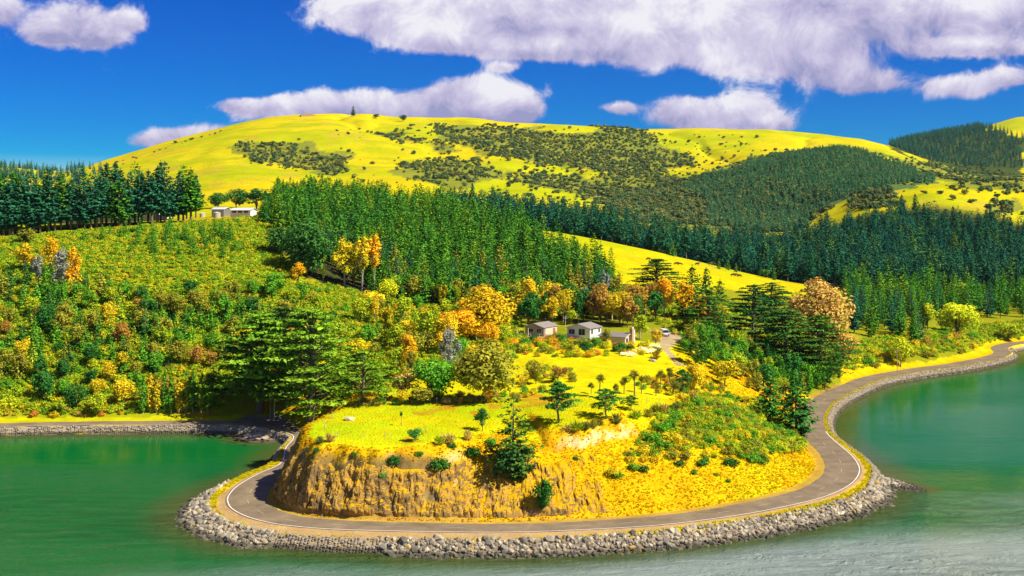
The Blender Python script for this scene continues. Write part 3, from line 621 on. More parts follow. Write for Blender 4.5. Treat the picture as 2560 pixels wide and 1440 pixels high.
def p_gum(seed, H=14.0, W=7.5, n=26, cards=60, trunkh=0.22, lean=0.0):
    """gum: upright plumes of foliage, feathery outline, pale stems"""
    L = Leafy(seed); r = L.r; limbs = [([(0, 0, -0.8), (0.1, 0, H * .3), (0.3, 0.1, H * .75)], [H * .018, H * .013, H * .004])]
    for i in range(n):
        a = r.uniform(0, 6.28); q = r.random() ** 0.6; h = H * (trunkh + 0.12 + (0.80 - trunkh) * r.random() ** 0.8)
        pr = math.sin(min(1, (1.05 - h / H) * 2.0) * math.pi / 2)
        c = np.array([math.cos(a) * W * .40 * q * pr + lean * h, math.sin(a) * W * .40 * q * pr, h]); sz = W * r.uniform(0.10, 0.19)
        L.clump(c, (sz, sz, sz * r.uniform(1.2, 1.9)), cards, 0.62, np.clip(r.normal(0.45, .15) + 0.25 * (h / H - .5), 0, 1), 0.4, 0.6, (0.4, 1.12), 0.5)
        if i % 3 == 0: limbs.append(([(0.1, 0, h * .45), tuple(c * [.6, .6, .85]), tuple(c)], [H * .008, H * .005, H * .002]))
    return L.mesh('gum_crown', [M['leaf']]), tubes('trunk', limbs, M['pale_bark'], 5), H, W
def p_shrub(seed, H=3.0, W=3.8, n=8, cards=55, size=0.34, up=0.4, flat=1.0):
    L = Leafy(seed); r = L.r
    for i in range(n):
        a = r.uniform(0, 6.28); q = r.random() ** .5 * 0.62; sz = W * r.uniform(0.17, 0.27); h = max(sz * .55, (H * (1 - 0.5 * q) - sz * flat) * r.uniform(0.55, 1.0))
        L.clump(np.array([math.cos(a) * W / 2 * q, math.sin(a) * W / 2 * q, h]), (sz, sz, sz * 0.85 * flat), cards, size, r.normal(0.45, .15), up, .55, (0.55, 1.08))
    L.clump(np.array([0, 0, H * .3]), (W * .40, W * .40, H * .34), cards * 2, size, 0.3, up)
    return L.mesh('shrub', [M['leaf']]), None, H, W
def p_column(seed, H=10.0, W=2.0):
    L = Leafy(seed); r = L.r
    for i in range(14):
        f = (i + .5) / 14; w = W * .5 * math.sin(min(1, (1.02 - f) * 1.7) * math.pi / 2) * min(1, f * 4 + .3)
        L.clump(np.array([r.normal(0, .12), r.normal(0, .12), H * (0.1 + .86 * f)]), (w, w, H * .06), 45, 0.45, r.normal(.45, .14), .5, .5, (.5, 1.1))
    return L.mesh('column_crown', [M['leaf']]), tubes('trunk', [([(0, 0, -.5), (0, 0, H * .9)], [.16, .03])], M['pale_bark'], 5), H, W
def p_cabbage(seed, H=4.2, heads=1):
    L = Leafy(seed); r = L.r; limbs = [([(0, 0, -.4), (0.05, 0, H * .4), (0, 0.05, H * .80)], [.13, .10, .09])]
    tips = [(np.array([0, 0.05, H * .82]), 1.0)]
    for k in range(heads - 1):
        a = r.uniform(0, 6.28); t = np.array([math.cos(a) * .75, math.sin(a) * .75, H * r.uniform(.62, .85)]); limbs.append(([(0, 0, H * .5), tuple(t * [.6, .6, .9]), tuple(t)], [.08, .07, .06])); tips.append((t, .85))
    for c, sc in tips:
        d = r.normal(size=(230, 3)); d[:, 2] = d[:, 2] * .9 + .25; d /= np.linalg.norm(d, axis=1)[:, None]
        ln = r.uniform(.35, .95, 230)[:, None] * sc
        p = c + d * ln * .62 - np.array([0, 0, .16]) * ln ** 2
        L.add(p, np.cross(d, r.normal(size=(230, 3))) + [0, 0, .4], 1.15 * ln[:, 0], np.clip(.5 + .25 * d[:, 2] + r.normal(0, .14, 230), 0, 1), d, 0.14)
    return L.mesh('cabbage_crown', [M['leaf']]), tubes('trunk', limbs, M['bark'], 6), H, 2.2
def p_flax(seed, H=1.9, W=2.6, n=150):
    L = Leafy(seed); r = L.r
    a = r.uniform(0, 6.28, n); e = r.uniform(.35, 1.45, n); d = np.stack([np.cos(a) * np.cos(e), np.sin(a) * np.cos(e), np.sin(e)], 1); ln = r.uniform(.5, 1.0, n)[:, None]
    for f, w in ((.3, .11), (.75, .09)):
        p = d * ln * f * H + np.array([0, 0, -.25]) * (1 - np.sin(e))[:, None] * f
        L.add(p, np.cross(d, r.normal(size=(n, 3))) + [0, 0, .3], H * .52 * ln[:, 0], np.clip(.4 + r.normal(0, .2, n), 0, 1), d, w * 1.6)
    return L.mesh('flax', [M['leaf']]), None, H, W

M['silver'] = M['leaf']
PROTO = {
 'pine': [p_pine(11, 16, 3.1, 7, pw=.6), p_pine(12, 16, 3.4, 7, bare=.1, pw=.45), p_pine(13, 16, 2.8, 7, lo=0.2), p_pine(14, 16, 3.3, 7, lo=0.08, whorl=.75), p_pine(15, 16, 3.6, 7, whorl=0.85, bare=.15, pw=.5), p_pine(16, 16, 3.0, 6, whorl=.7, bare=.25)],
 'tallpine': [p_pine(21, 20, 3.6, 10, lo=0.22, whorl=.62, size=.95), p_pine(22, 20, 4.0, 10, lo=0.16, whorl=.7, size=.95, bare=.12, pw=.5), p_pine(23, 20, 3.3, 10, lo=0.28, whorl=.6, size=.95), p_pine(24, 20, 4.2, 9, lo=0.2, whorl=.9, size=1.0, bare=.2, pw=.45)],
 'bigpine': [p_pine(31, 18, 5.0, 11, lo=0.04, whorl=.62, size=.85), p_pine(32, 18, 4.2, 11, lo=0.06, whorl=.6, size=.8)],
 'scragpine': [p_pine(35, 14, 4.2, 20, lo=0.0, whorl=.62, size=.62, bare=0.36, pw=.4)],
 'youngpine': [p_pine(41, 6, 1.9, 5, lo=0.02, whorl=.42, size=.55), p_pine(42, 6, 1.6, 5, lo=0.02, whorl=.42, size=.5), p_pine(43, 6, 2.1, 5, lo=.03, whorl=.5, size=.6)],
 'macro': [p_macro(51), p_macro(52, 26, 11, 78, 58), p_macro(53, 22, 11, 60, 60)],
 'smallmacro': [p_macro(61, 7, 3.6, 46, 42, 0.26, 0.42, 0.22, 0.2), p_macro(62, 6, 3.6, 40, 42, 0.24, 0.40, 0.30, 0.2)],
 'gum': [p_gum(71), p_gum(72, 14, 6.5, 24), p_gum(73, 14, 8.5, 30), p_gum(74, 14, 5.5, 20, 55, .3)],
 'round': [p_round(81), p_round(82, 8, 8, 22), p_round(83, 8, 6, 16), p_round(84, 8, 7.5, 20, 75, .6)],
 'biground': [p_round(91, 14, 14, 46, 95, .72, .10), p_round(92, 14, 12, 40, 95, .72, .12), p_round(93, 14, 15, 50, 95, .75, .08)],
 'shrub': [p_shrub(100 + i, 3, 3.8 + .2 * (i % 3), 7 + i % 3) for i in range(6)],
 'column': [p_column(111), p_column(112, 10, 2.4)],
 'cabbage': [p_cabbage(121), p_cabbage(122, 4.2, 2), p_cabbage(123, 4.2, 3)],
 'flax': [p_flax(131), p_flax(132, 1.7, 2.8)],
}
NAMES = dict(pine='pine_tree', tallpine='pine_tree', bigpine='pine_tree', scragpine='pine_tree', youngpine='young_pine', macro='macrocarpa_tree', smallmacro='macrocarpa_tree', gum='gum_tree', round='broadleaf_tree', biground='broadleaf_tree', shrub='shrub', column='poplar_tree', cabbage='cabbage_tree', flax='flax_bush')
CATS = dict(shrub='shrub', flax='flax bush')
COLR = dict(pine=(.036,.112,.008), dpine=(.013,.068,.030), green=(.055,.155,.010), dgreen=(.018,.075,.012), yg=(.165,.205,.008), olive=(.135,.135,.012), yellow=(.36,.30,.008), orange=(.36,.215,.006), gold=(.30,.235,.008), silver=(.145,.155,.12), brown=(.19,.115,.018), macro=(.085,.160,.009), cream=(.62,.60,.36), rust=(.30,.115,.02), tan=(.29,.205,.045), lime=(.24,.27,.008))
def col_of(c, j=.12):
    c = COLR[c] if isinstance(c, str) else c; f = random.uniform(1 - j, 1 + j); g = random.uniform(1 - j * .6, 1 + j * .6)
    return (c[0] * f * g, c[1] * f, c[2] * f, 1)
CWORD = dict(pine='dark green', dpine='blue-green', green='bright green', dgreen='dark green', yg='yellow-green', olive='olive', yellow='bright yellow', orange='orange', gold='golden', silver='silver-grey', brown='russet', macro='deep green', cream='cream', rust='rust-red', tan='tawny', lime='lime green')
def says(c, h, h0, h1, what, u, zones, v=None):
    """words that tell one plant of a crowd from the next: size, colour, kind, where it stands"""
    size = 'small' if h < h0 + (h1 - h0) * .33 else 'medium-sized' if h < h0 + (h1 - h0) * .67 else 'large'
    z = next(t for lim, t in zones if (v if v is not None else u) < lim)
    return f"{size} {CWORD.get(c, 'green') if isinstance(c, str) else 'green'} {what} {z}"
ORD = ['first', 'second', 'third', 'fourth', 'fifth', 'sixth', 'seventh', 'eighth', 'ninth', 'tenth', 'eleventh', 'twelfth', 'thirteenth', 'fourteenth', 'fifteenth', 'sixteenth', 'seventeenth', 'eighteenth', 'nineteenth', 'twentieth']
def plant(kind, x, y, z, h, w=None, color='green', label='', group=None, rot=None, var=None, name=None, lean=None):
    pr = PROTO[kind]; cr, tr, H, W = pr[random.randrange(len(pr)) if var is None else var]
    sz = h / H; sxy = sz if w is None else w / W; rz = random.uniform(0, 6.28) if rot is None else rot
    nm = name or NAMES[kind]; c = col_of(color)
    le = (0, 0) if lean is None else lean
    if tr is None:
        o = obj(nm, cr, None, (x, y, z - .05 * h), (le[0], le[1], rz), (sxy, sxy, sz)); o.color = c
    else:
        o = bpy.data.objects.new(nm, None); COL.objects.link(o); o.location = (x, y, z); o.rotation_euler = (le[0], le[1], rz); o.scale = (sxy, sxy, sz); o.empty_display_size = .2
        a = obj('trunk', tr, o); b = obj('crown', cr, o); b.color = c
    tag(o, label, CATS.get(kind, 'tree'), group); return o
def at_px(kind, u, v, hpx, wpx, color, label, group=None, ymin=0, **kw):
    x, y, z = place(u, v, ymin); m = y / F
    return plant(kind, x, y, z, hpx * m, wpx * m if wpx else None, color, label, group, **kw)
def scatter(poly, n, spacing, y0, y1, hmax, seed, tries=40, vis=0.55, test=None, warp=0):
    """spots on the ground inside an outline, no two closer than spacing, none wholly behind nearer ground"""
    r = np.random.default_rng(seed); us = [p[0] for p in poly]; N = n * tries
    u = r.uniform(min(us), max(us), N); y = np.sqrt(r.uniform(y0 * y0, y1 * y1, N)); x = (u - 1280) / F * y; z = hgt(x, y)
    v = HOR + F * (CAMH - z) / y
    wu = u + (warp * fbm(x / 40, y / 40, 3, 91) * 3 if warp else 0); wv = v + (warp * fbm(x / 40, y / 40, 3, 92) * 1.5 if warp else 0)
    ok = inpoly(wu, wv, poly) & (hidden_by(x, y, z) < hmax * vis) & (z > ROADZ + .2)
    if test is not None: ok &= test(x, y, z)
    cells = {}; out = []; s2 = spacing
    for i in np.nonzero(ok)[0]:
        sp = s2 * (1 if np.isscalar(spacing) else 1); c = (int(x[i] // sp), int(y[i] // sp)); bad = False
        for a in (-1, 0, 1):
            for b in (-1, 0, 1):
                for q in cells.get((c[0] + a, c[1] + b), ()):
                    if (x[q] - x[i]) ** 2 + (y[q] - y[i]) ** 2 < sp * sp: bad = True; break
        if bad: continue
        cells.setdefault(c, []).append(i); out.append((x[i], y[i], z[i]))
        if len(out) >= n: break
    return out
def gn_stuff(name, pts, protos, scl, label, seed=0, tilt=0.12, mat=None, parent=None, sclz=None, normal=None):
    """one object for what nobody could count: each point carries its own turn and size"""
    r = np.random.default_rng(seed); n = len(pts)
    me = bpy.data.meshes.new(name); me.vertices.add(n); me.vertices.foreach_set('co', np.asarray(pts, np.float32).ravel())
    rot = np.stack([r.normal(0, tilt, n), r.normal(0, tilt, n), r.uniform(0, 6.283, n)], 1)
    for nm, dt, key, arr in (('turn', 'FLOAT_VECTOR', 'vector', rot), ('size', 'FLOAT_VECTOR', 'vector', np.asarray(scl) * np.ones((n, 3))), ('pick', 'INT', 'value', r.integers(0, len(protos), n))):
        a = me.attributes.new(nm, dt, 'POINT'); a.data.foreach_set(key, np.asarray(arr, np.int32 if dt == 'INT' else np.float32).ravel())
    o = obj(name, me, parent); o['kind'] = 'stuff'
    if label: o['label'] = label
    ng = bpy.data.node_groups.new(name + '_nodes', 'GeometryNodeTree')
    ng.interface.new_socket('Geometry', in_out='INPUT', socket_type='NodeSocketGeometry'); ng.interface.new_socket('Geometry', in_out='OUTPUT', socket_type='NodeSocketGeometry')
    nt = NT(ng); gi = nt.new('NodeGroupInput'); go = nt.new('NodeGroupOutput'); ip = nt.new('GeometryNodeInstanceOnPoints'); jn = nt.new('GeometryNodeJoinGeometry')
    for p in reversed(protos):                                         # join keeps link order reversed
        ob = bpy.data.objects.new(name + '_piece', p)
        oi = nt.new('GeometryNodeObjectInfo'); oi.inputs['Object'].default_value = ob; g2 = nt.new('GeometryNodeGeometryToInstance')
        nt.link(oi.outputs['Geometry'], g2.inputs[0]); nt.link(g2.outputs[0], jn.inputs[0])
    def named(nm, dt):
        q = nt.new('GeometryNodeInputNamedAttribute', data_type=dt); q.inputs['Name'].default_value = nm; return q.outputs['Attribute']
    nt.link(gi.outputs[0], ip.inputs['Points']); nt.link(jn.outputs[0], ip.inputs['Instance']); ip.inputs['Pick Instance'].default_value = True
    nt.link(named('pick', 'INT'), ip.inputs['Instance Index']); nt.link(named('size', 'FLOAT_VECTOR'), ip.inputs['Scale'])
    e2r = nt.new('FunctionNodeEulerToRotation'); nt.link(named('turn', 'FLOAT_VECTOR'), e2r.inputs[0]); nt.link(e2r.outputs[0], ip.inputs['Rotation'])
    nt.link(ip.outputs[0], go.inputs[0])
    md = o.modifiers.new('scatter', 'NODES'); md.node_group = ng
    return o
def recolor(me, mat):
    m = me.copy(); m.materials.clear(); m.materials.append(mat); return m
# ------------------------------------------------------------------ woods and bush: far masses first
random.seed(21)
def far_lod(seed, H, W, n, size, mat): 
    L = Leafy(seed)
    for i in range(n):
        a = L.r.uniform(0, 6.28); q = L.r.random() ** .5 * .55
        L.clump(np.array([math.cos(a) * W / 2 * q, math.sin(a) * W / 2 * q, H * L.r.uniform(.35, .7)]), (W * .27, W * .27, H * .30), 34, size, L.r.normal(.45, .15), .4, .5, (.6, 1.05))
    return L.mesh('far_shrub', [mat])
M['far_scrub'] = mat_leaf('far_scrub', [(0, (.05,.105,.045)), (.35, (.085,.13,.04)), (.6, (.15,.16,.035)), (.8, (.055,.11,.05)), (1, (.19,.17,.045))], .2, k=1.75)  # blue of distant haze mixed into the leaf colours
M['far_young'] = mat_leaf('far_young', [(0, (.03,.11,.05)), (.5, (.05,.135,.055)), (.85, (.09,.15,.05)), (1, (.045,.11,.06))], .2, k=1.8)  # bluish greens: aerial haze painted into the young pines
M['far_pine'] = mat_leaf('far_pine', [(0, (.012,.058,.045)), (.5, (.018,.074,.048)), (1, (.03,.09,.04))], .12)  # needle blue raised to carry the haze of distance
M['under'] = mat_leaf('under', [(0, (.075,.15,.008)), (.3, (.13,.20,.008)), (.6, (.175,.225,.008)), (.8, (.21,.225,.008)), (.93, (.26,.22,.010)), (1, (.25,.21,.010))], .28, .02, k=2.7)
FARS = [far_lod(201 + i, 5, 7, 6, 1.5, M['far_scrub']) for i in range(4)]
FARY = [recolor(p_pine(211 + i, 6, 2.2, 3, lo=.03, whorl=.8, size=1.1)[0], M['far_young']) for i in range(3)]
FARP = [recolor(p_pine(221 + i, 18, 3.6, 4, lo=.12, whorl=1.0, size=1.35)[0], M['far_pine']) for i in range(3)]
def rs(n, a, b, s): return np.random.default_rng(s).uniform(a, b, n)[:, None] * np.ones(3)
pts = []
dens = [420, 150, 360, 3600, 3200, 140, 650, 240, 90]
for i, P in enumerate(SCRUB): pts += scatter(P, dens[i], 3.4, 950, 2500, 5, 300 + i, 30, warp=26)
# single bushes sprinkled over the pasture
for j, (P, n) in enumerate([([(700,330),(1000,310),(1300,320),(1250,430),(900,470),(700,420)], 90), ([(1000,310),(1500,320),(1500,420),(1200,400)], 170), ([(1600,330),(1900,340),(1800,430),(1650,420)], 80), ([(1230,430),(1500,500),(1300,510),(1180,460)], 50), ([(1240,420),(1700,400),(1700,480),(1500,480)], 120),
    ([(270,425),(420,372),(560,334),(560,326),(420,362),(260,415)], 26), ([(2060,380),(2330,400),(2350,440),(2230,410)], 30), ([(2200,450),(2560,470),(2560,560),(2300,500)], 30)]):
    pts += scatter(P, n, 7, 950, 2500, 4, 330 + j, 25)
sc = .35 + .95 * np.random.default_rng(5).random(len(pts))[:, None] ** 1.5 * np.ones(3); sc[:, 2] *= rs(len(pts), .6, 1.0, 6)[:, 0]
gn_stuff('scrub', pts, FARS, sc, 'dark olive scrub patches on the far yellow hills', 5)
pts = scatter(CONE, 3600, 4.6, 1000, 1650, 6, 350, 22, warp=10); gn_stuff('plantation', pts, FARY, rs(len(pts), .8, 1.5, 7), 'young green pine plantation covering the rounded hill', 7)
pts = scatter(RIDGEWOOD, 1100, 7.5, 2300, 3200, 15, 351, 22, warp=8)
pts += scatter([(-900,420),(0,436),(110,445),(240,430),(300,445),(300,500),(0,520),(-900,520)], 700, 6.5, 800, 2300, 16, 352, 25)
pts += scatter([(0,418),(30,408),(140,414),(240,424),(240,432),(0,436)], 60, 9, 1900, 2800, 10, 353, 25)
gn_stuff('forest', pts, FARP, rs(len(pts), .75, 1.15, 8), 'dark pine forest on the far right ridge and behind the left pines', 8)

# ------------------------------------------------------------------ pine woods
PG = {}
def pines(poly, n, sp, y0, y1, h0, h1, color, label, group, seed, kinds=('pine',), wf=1.0, **kw):
    got = scatter(poly, n, sp, y0, y1, h1, seed, **kw)
    return got
taken = []
# plantation above the houses
A = scatter([(640,560),(700,520),(780,505),(870,520),(960,520),(1100,545),(1230,575),(1330,610),(1430,660),(1530,705),(1530,770),(1400,765),(1290,790),(1180,770),(1000,770),(920,735),(820,660),(740,600)], 760, 3.7, 390, 640, 15, 401, 60, .85)
# belt in the valley behind the spur
B = scatter([(1100,640),(1250,640),(1500,720),(1750,780),(2000,800),(2100,760),(2560,760),(3000,780),(3000,640),(2560,610),(2400,575),(2270,558),(2150,580),(2000,620),(1800,625),(1600,590),(1400,545),(1200,530),(1100,520)], 2600, 5.4, 640, 985, 21, 402, 60, .92)
# left-hand ridge
C_ = []
for row, (du, dv) in enumerate(((0, 0), (9, -7))):
    for u in np.arange(-150, 482, 17.0):
        uu = u + du + random.uniform(-6, 6); vv = np.interp(uu, [-150, 0, 150, 300, 480], [596, 590, 577, 566, 553]) + dv + random.uniform(-2, 2); C_.append(place(uu, vv, 400))
D_ = scatter([(2110,700),(2160,690),(2300,720),(2560,745),(3000,760),(3000,800),(2560,800),(2330,800),(2300,860),(2180,880),(2120,820)], 260, 5.0, 440, 640, 16, 404, 40, .75)
A.sort(key=lambda p: p[1]); B.sort(key=lambda p: p[1]); D_.sort(key=lambda p: p[1])
Bv = [p for p in B if 1100 < 1280 + F * p[0] / p[1] < 2600]; 
nA, nD, nB = 150, 60, 40
ZP = [(900, 'at the upper left end of the plantation'), (1050, 'behind the two tall pale-trunked gums'), (1180, 'in the plantation left of the golden tree'), (1290, 'in the plantation above the big golden tree'), (1400, 'in the plantation above the tan house'), (1480, 'in the plantation above the white house'), (9999, 'at the right corner of the plantation')]
for p in A[:nA]:
    h = random.triangular(7.5, 17, 12); c = random.choice(['pine', 'pine', 'dgreen', 'green', 'dpine', 'olive']) if random.random() < .6 else 'pine'; plant('pine', *p, h, h * random.uniform(.36, .55), c, says(c, h, 10, 15.5, 'pine', proj(*p)[0], ZP), 'plantation pines above the houses')
ZD = [(2160, 'behind the big brownish gum'), (2260, 'in the wood above the umbrella-shaped tree'), (2400, 'behind the yellow-green trees of the bay bank'), (9999, 'in the wood at the far end of the bay')]
for p in D_[:nD]:
    h = random.uniform(11, 15.5); c = random.choice(['pine', 'dpine']); plant('pine', *p, h, None, c, says(c, h, 11, 15.5, 'pine', proj(*p)[0], ZD), 'pines behind the bay road')
ZB = [(1500, 'in the belt behind the upper grass spur'), (1800, 'in the belt behind the middle of the grass spur'), (2050, 'in the belt behind the low end of the spur'), (9999, 'in the dark valley wood above the bay')]
for p in Bv[:nB]: h = random.uniform(16, 22); plant('tallpine', *p, h, None, 'dpine', says('dpine', h, 16, 22, 'pine', proj(*p)[0], ZB), 'pines of the valley belt')
rest = A[nA:] + D_[nD:]; M['pine_mass'] = mat_leaf('pine_mass', [(0, (.020,.080,.012)), (.5, (.034,.110,.010)), (.8, (.050,.125,.008)), (1, (.095,.145,.008))], .12)
gn_stuff('pine_stand', rest, [recolor(q[0], M['pine_mass']) for q in PROTO['pine'] + [p_pine(228 + i, 16, 4.0 + i * .5, 8, lo=.06, whorl=.7, size=.9, bare=.2, pw=.42) for i in range(3)]], rs(len(rest), .5, 1.1, 9) * np.array([1.15, 1.15, 1.0]), 'dense rest of the dark pine plantation above the houses', 9, .03)
rest = [p for p in B if p not in set(Bv[:nB])]; M['belt_mass'] = mat_leaf('belt_mass', [(0, (.007,.044,.030)), (.4, (.010,.056,.032)), (.8, (.018,.072,.026)), (1, (.05,.10,.016))], .1)  # teal puts haze and bluish shade into the needle colours
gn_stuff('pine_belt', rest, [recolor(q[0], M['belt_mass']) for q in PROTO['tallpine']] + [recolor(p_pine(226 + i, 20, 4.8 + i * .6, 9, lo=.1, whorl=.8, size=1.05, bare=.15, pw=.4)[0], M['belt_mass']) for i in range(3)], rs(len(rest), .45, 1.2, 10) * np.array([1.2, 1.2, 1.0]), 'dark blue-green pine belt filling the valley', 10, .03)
ZC = [(60, 'at the left end of the ridge row'), (180, 'in the ridge row above the silver gum'), (300, 'in the middle of the ridge row'), (400, 'in the ridge row left of the cream shed'), (9999, 'at the right end of the ridge row by the shed')]
for p in C_: h = random.uniform(16, 24); c = random.choice(['dpine', 'dpine', 'pine']); plant('tallpine', *p, h, random.uniform(8.5, 12.5), c, says(c, h, 15, 24, 'bare-stemmed pine', proj(*p)[0], ZC), 'pines along the left ridge')
for i, (u, v, h) in enumerate([(785,515,75),(815,515,70),(842,515,66),(868,520,72),(905,520,58),(940,525,56)]): at_px('tallpine', u, v, h, h * .36, 'pine', f'{["first","second","third","fourth","fifth","sixth"][i]} tall spired pine from the white-roofed shed on the plantation skyline', 'spired pines on the skyline', ymin=520)
random.seed(33)
# dark round-headed trees behind the farm shed
for i, (u, v, h, w) in enumerate([(545,522,40,60),(590,520,48,64),(640,523,52,70),(685,524,56,64),(735,530,60,70)]): at_px('round', u, v, h, w, 'dgreen', f'{["first","second","third","fourth","fifth"][i]} dark round tree from the left end of the row behind the shed', 'dark trees behind the shed', ymin=505)

# ------------------------------------------------------------------ left hillside
HILL = [(-300,590),(0,596),(200,580),(440,560),(640,545),(730,575),(700,640),(740,700),(880,725),(930,760),(880,820),(800,900),(600,950),(540,1028),(300,1035),(0,1040),(-300,1050)]
us = scatter(HILL, 7500, .95, 300, 520, 2, 500, 10, .9)
us += scatter([(880,725),(1300,790),(1310,880),(1130,990),(900,1000),(800,930)], 1300, 1.3, 280, 440, 2, 501, 20, .9)
us += scatter([(1560,780),(2000,750),(2110,760),(2120,900),(2060,980),(1900,900),(1720,850)], 1200, 1.5, 300, 520, 2, 502, 20, .9)
us += scatter([(2100,860),(2300,830),(2560,800),(2900,790),(2900,830),(2500,850),(2420,875),(2280,890),(2120,930)], 900, 1.3, 380, 540, 2, 503, 20, .9)
UND = [recolor(p_shrub(231 + i, 1.7, 2.4, 4, 26, .34)[0], M['under']) for i in range(5)]
gn_stuff('undergrowth', us, UND, rs(len(us), .6, 1.35, 11), 'low yellow-green scrub carpeting the hillsides above the road', 11)
SH = scatter(HILL, 285, 2.6, 300, 500, 3, 510, 30, .8)
cols = ['yg', 'yg', 'green', 'olive', 'gold', 'yg', 'lime', 'green', 'dgreen', 'lime']
for p in SH:
    v = proj(*p)[1]; h = random.uniform(1.6, 2.8) if v < 730 else random.uniform(2.8, 4.8)
    u = proj(*p)[0]; zn = 'below the ridge pines' if v < 660 else 'half-way up' if v < 780 else 'low down' if v < 920 else 'just above the road'
    zu = 'at the left edge of' if u < 130 else 'left of centre on' if u < 320 else 'in the middle of' if u < 520 else 'right of centre on' if u < 700 else 'at the right edge of'
    c = random.choice(cols); plant('shrub', *p, h, h * random.uniform(1.1, 1.5), c, says(c, h, 1.8, 4.2, 'shrub', 0, [(1, f'{zn} {zu} the bushy hillside')]), 'shrubs on the bushy hillside')
YP = scatter([(-100,690),(200,690),(330,740),(560,760),(760,800),(700,880),(420,930),(0,960),(-100,960)], 165, 2.9, 300, 450, 6, 511, 40, .8)
ZY = [(80, 'at the left edge of the lower hillside'), (180, 'below the silver gum'), (300, 'right of the silver gum'), (430, 'in the middle of the lower hillside'), (560, 'left of the old macrocarpas'), (9999, 'above the old macrocarpas')]
for p in YP: h = random.uniform(4.2, 7.5); c = random.choice(['green', 'green', 'yg', 'pine', 'dgreen', 'olive']); plant('youngpine', *p, h, h * random.uniform(.6, .95), c, says(c, h, 4.2, 7.5, 'young pine', proj(*p)[0], ZY), 'young pines on the lower hillside')
YP = scatter([(210,600),(420,570),(560,572),(620,610),(600,655),(430,640),(220,640)], 48, 2.6, 380, 500, 5, 512, 40, .8)
ZT = [(300, 'at the left end of the thicket below the ridge'), (400, 'in the middle of the thicket below the ridge'), (500, 'in the thicket below the pale sheds'), (9999, 'at the right end of the thicket below the ridge')]
for p in YP: h = random.uniform(4, 6.5); plant('youngpine', *p, h, None, 'pine', says('pine', h, 4, 6.5, 'young pine', proj(*p)[0], ZT), 'young pines below the ridge')
BT = scatter([(-100,740),(300,750),(700,740),(860,800),(760,900),(540,960),(520,1020),(0,1030),(-100,1030)], 105, 4.2, 300, 430, 6, 513, 60, .75)
for p in BT: h = random.uniform(4.2, 8.2); c = random.choice(['olive', 'yg', 'green', 'gold', 'dgreen', 'olive', 'green', 'olive', 'yg', 'dgreen', 'green', 'gold', 'brown']); plant('round', *p, h, None, c, says(c, h, 4.2, 8.2, 'broadleaf tree', proj(*p)[0], ZY), 'broadleaf trees on the lower hillside')
random.seed(44)
GB = scatter([(1290,775),(1400,770),(1540,775),(1640,785),(1640,815),(1600,824),(1500,812),(1400,812),(1300,822)], 58, 3.0, 340, 440, 9, 514, 80, .9)
ZG = [(1380, 'behind the tan house'), (1500, 'behind the white house'), (9999, 'behind the low house and chimney')]
for p in GB: h = random.uniform(7, 11); c = random.choice(['dgreen', 'olive', 'dgreen', 'gold', 'brown']); plant(random.choice(['gum', 'round']), *p, h, None, c, says(c, h, 7, 11, 'tree', proj(*p)[0], ZG), 'trees behind the houses')
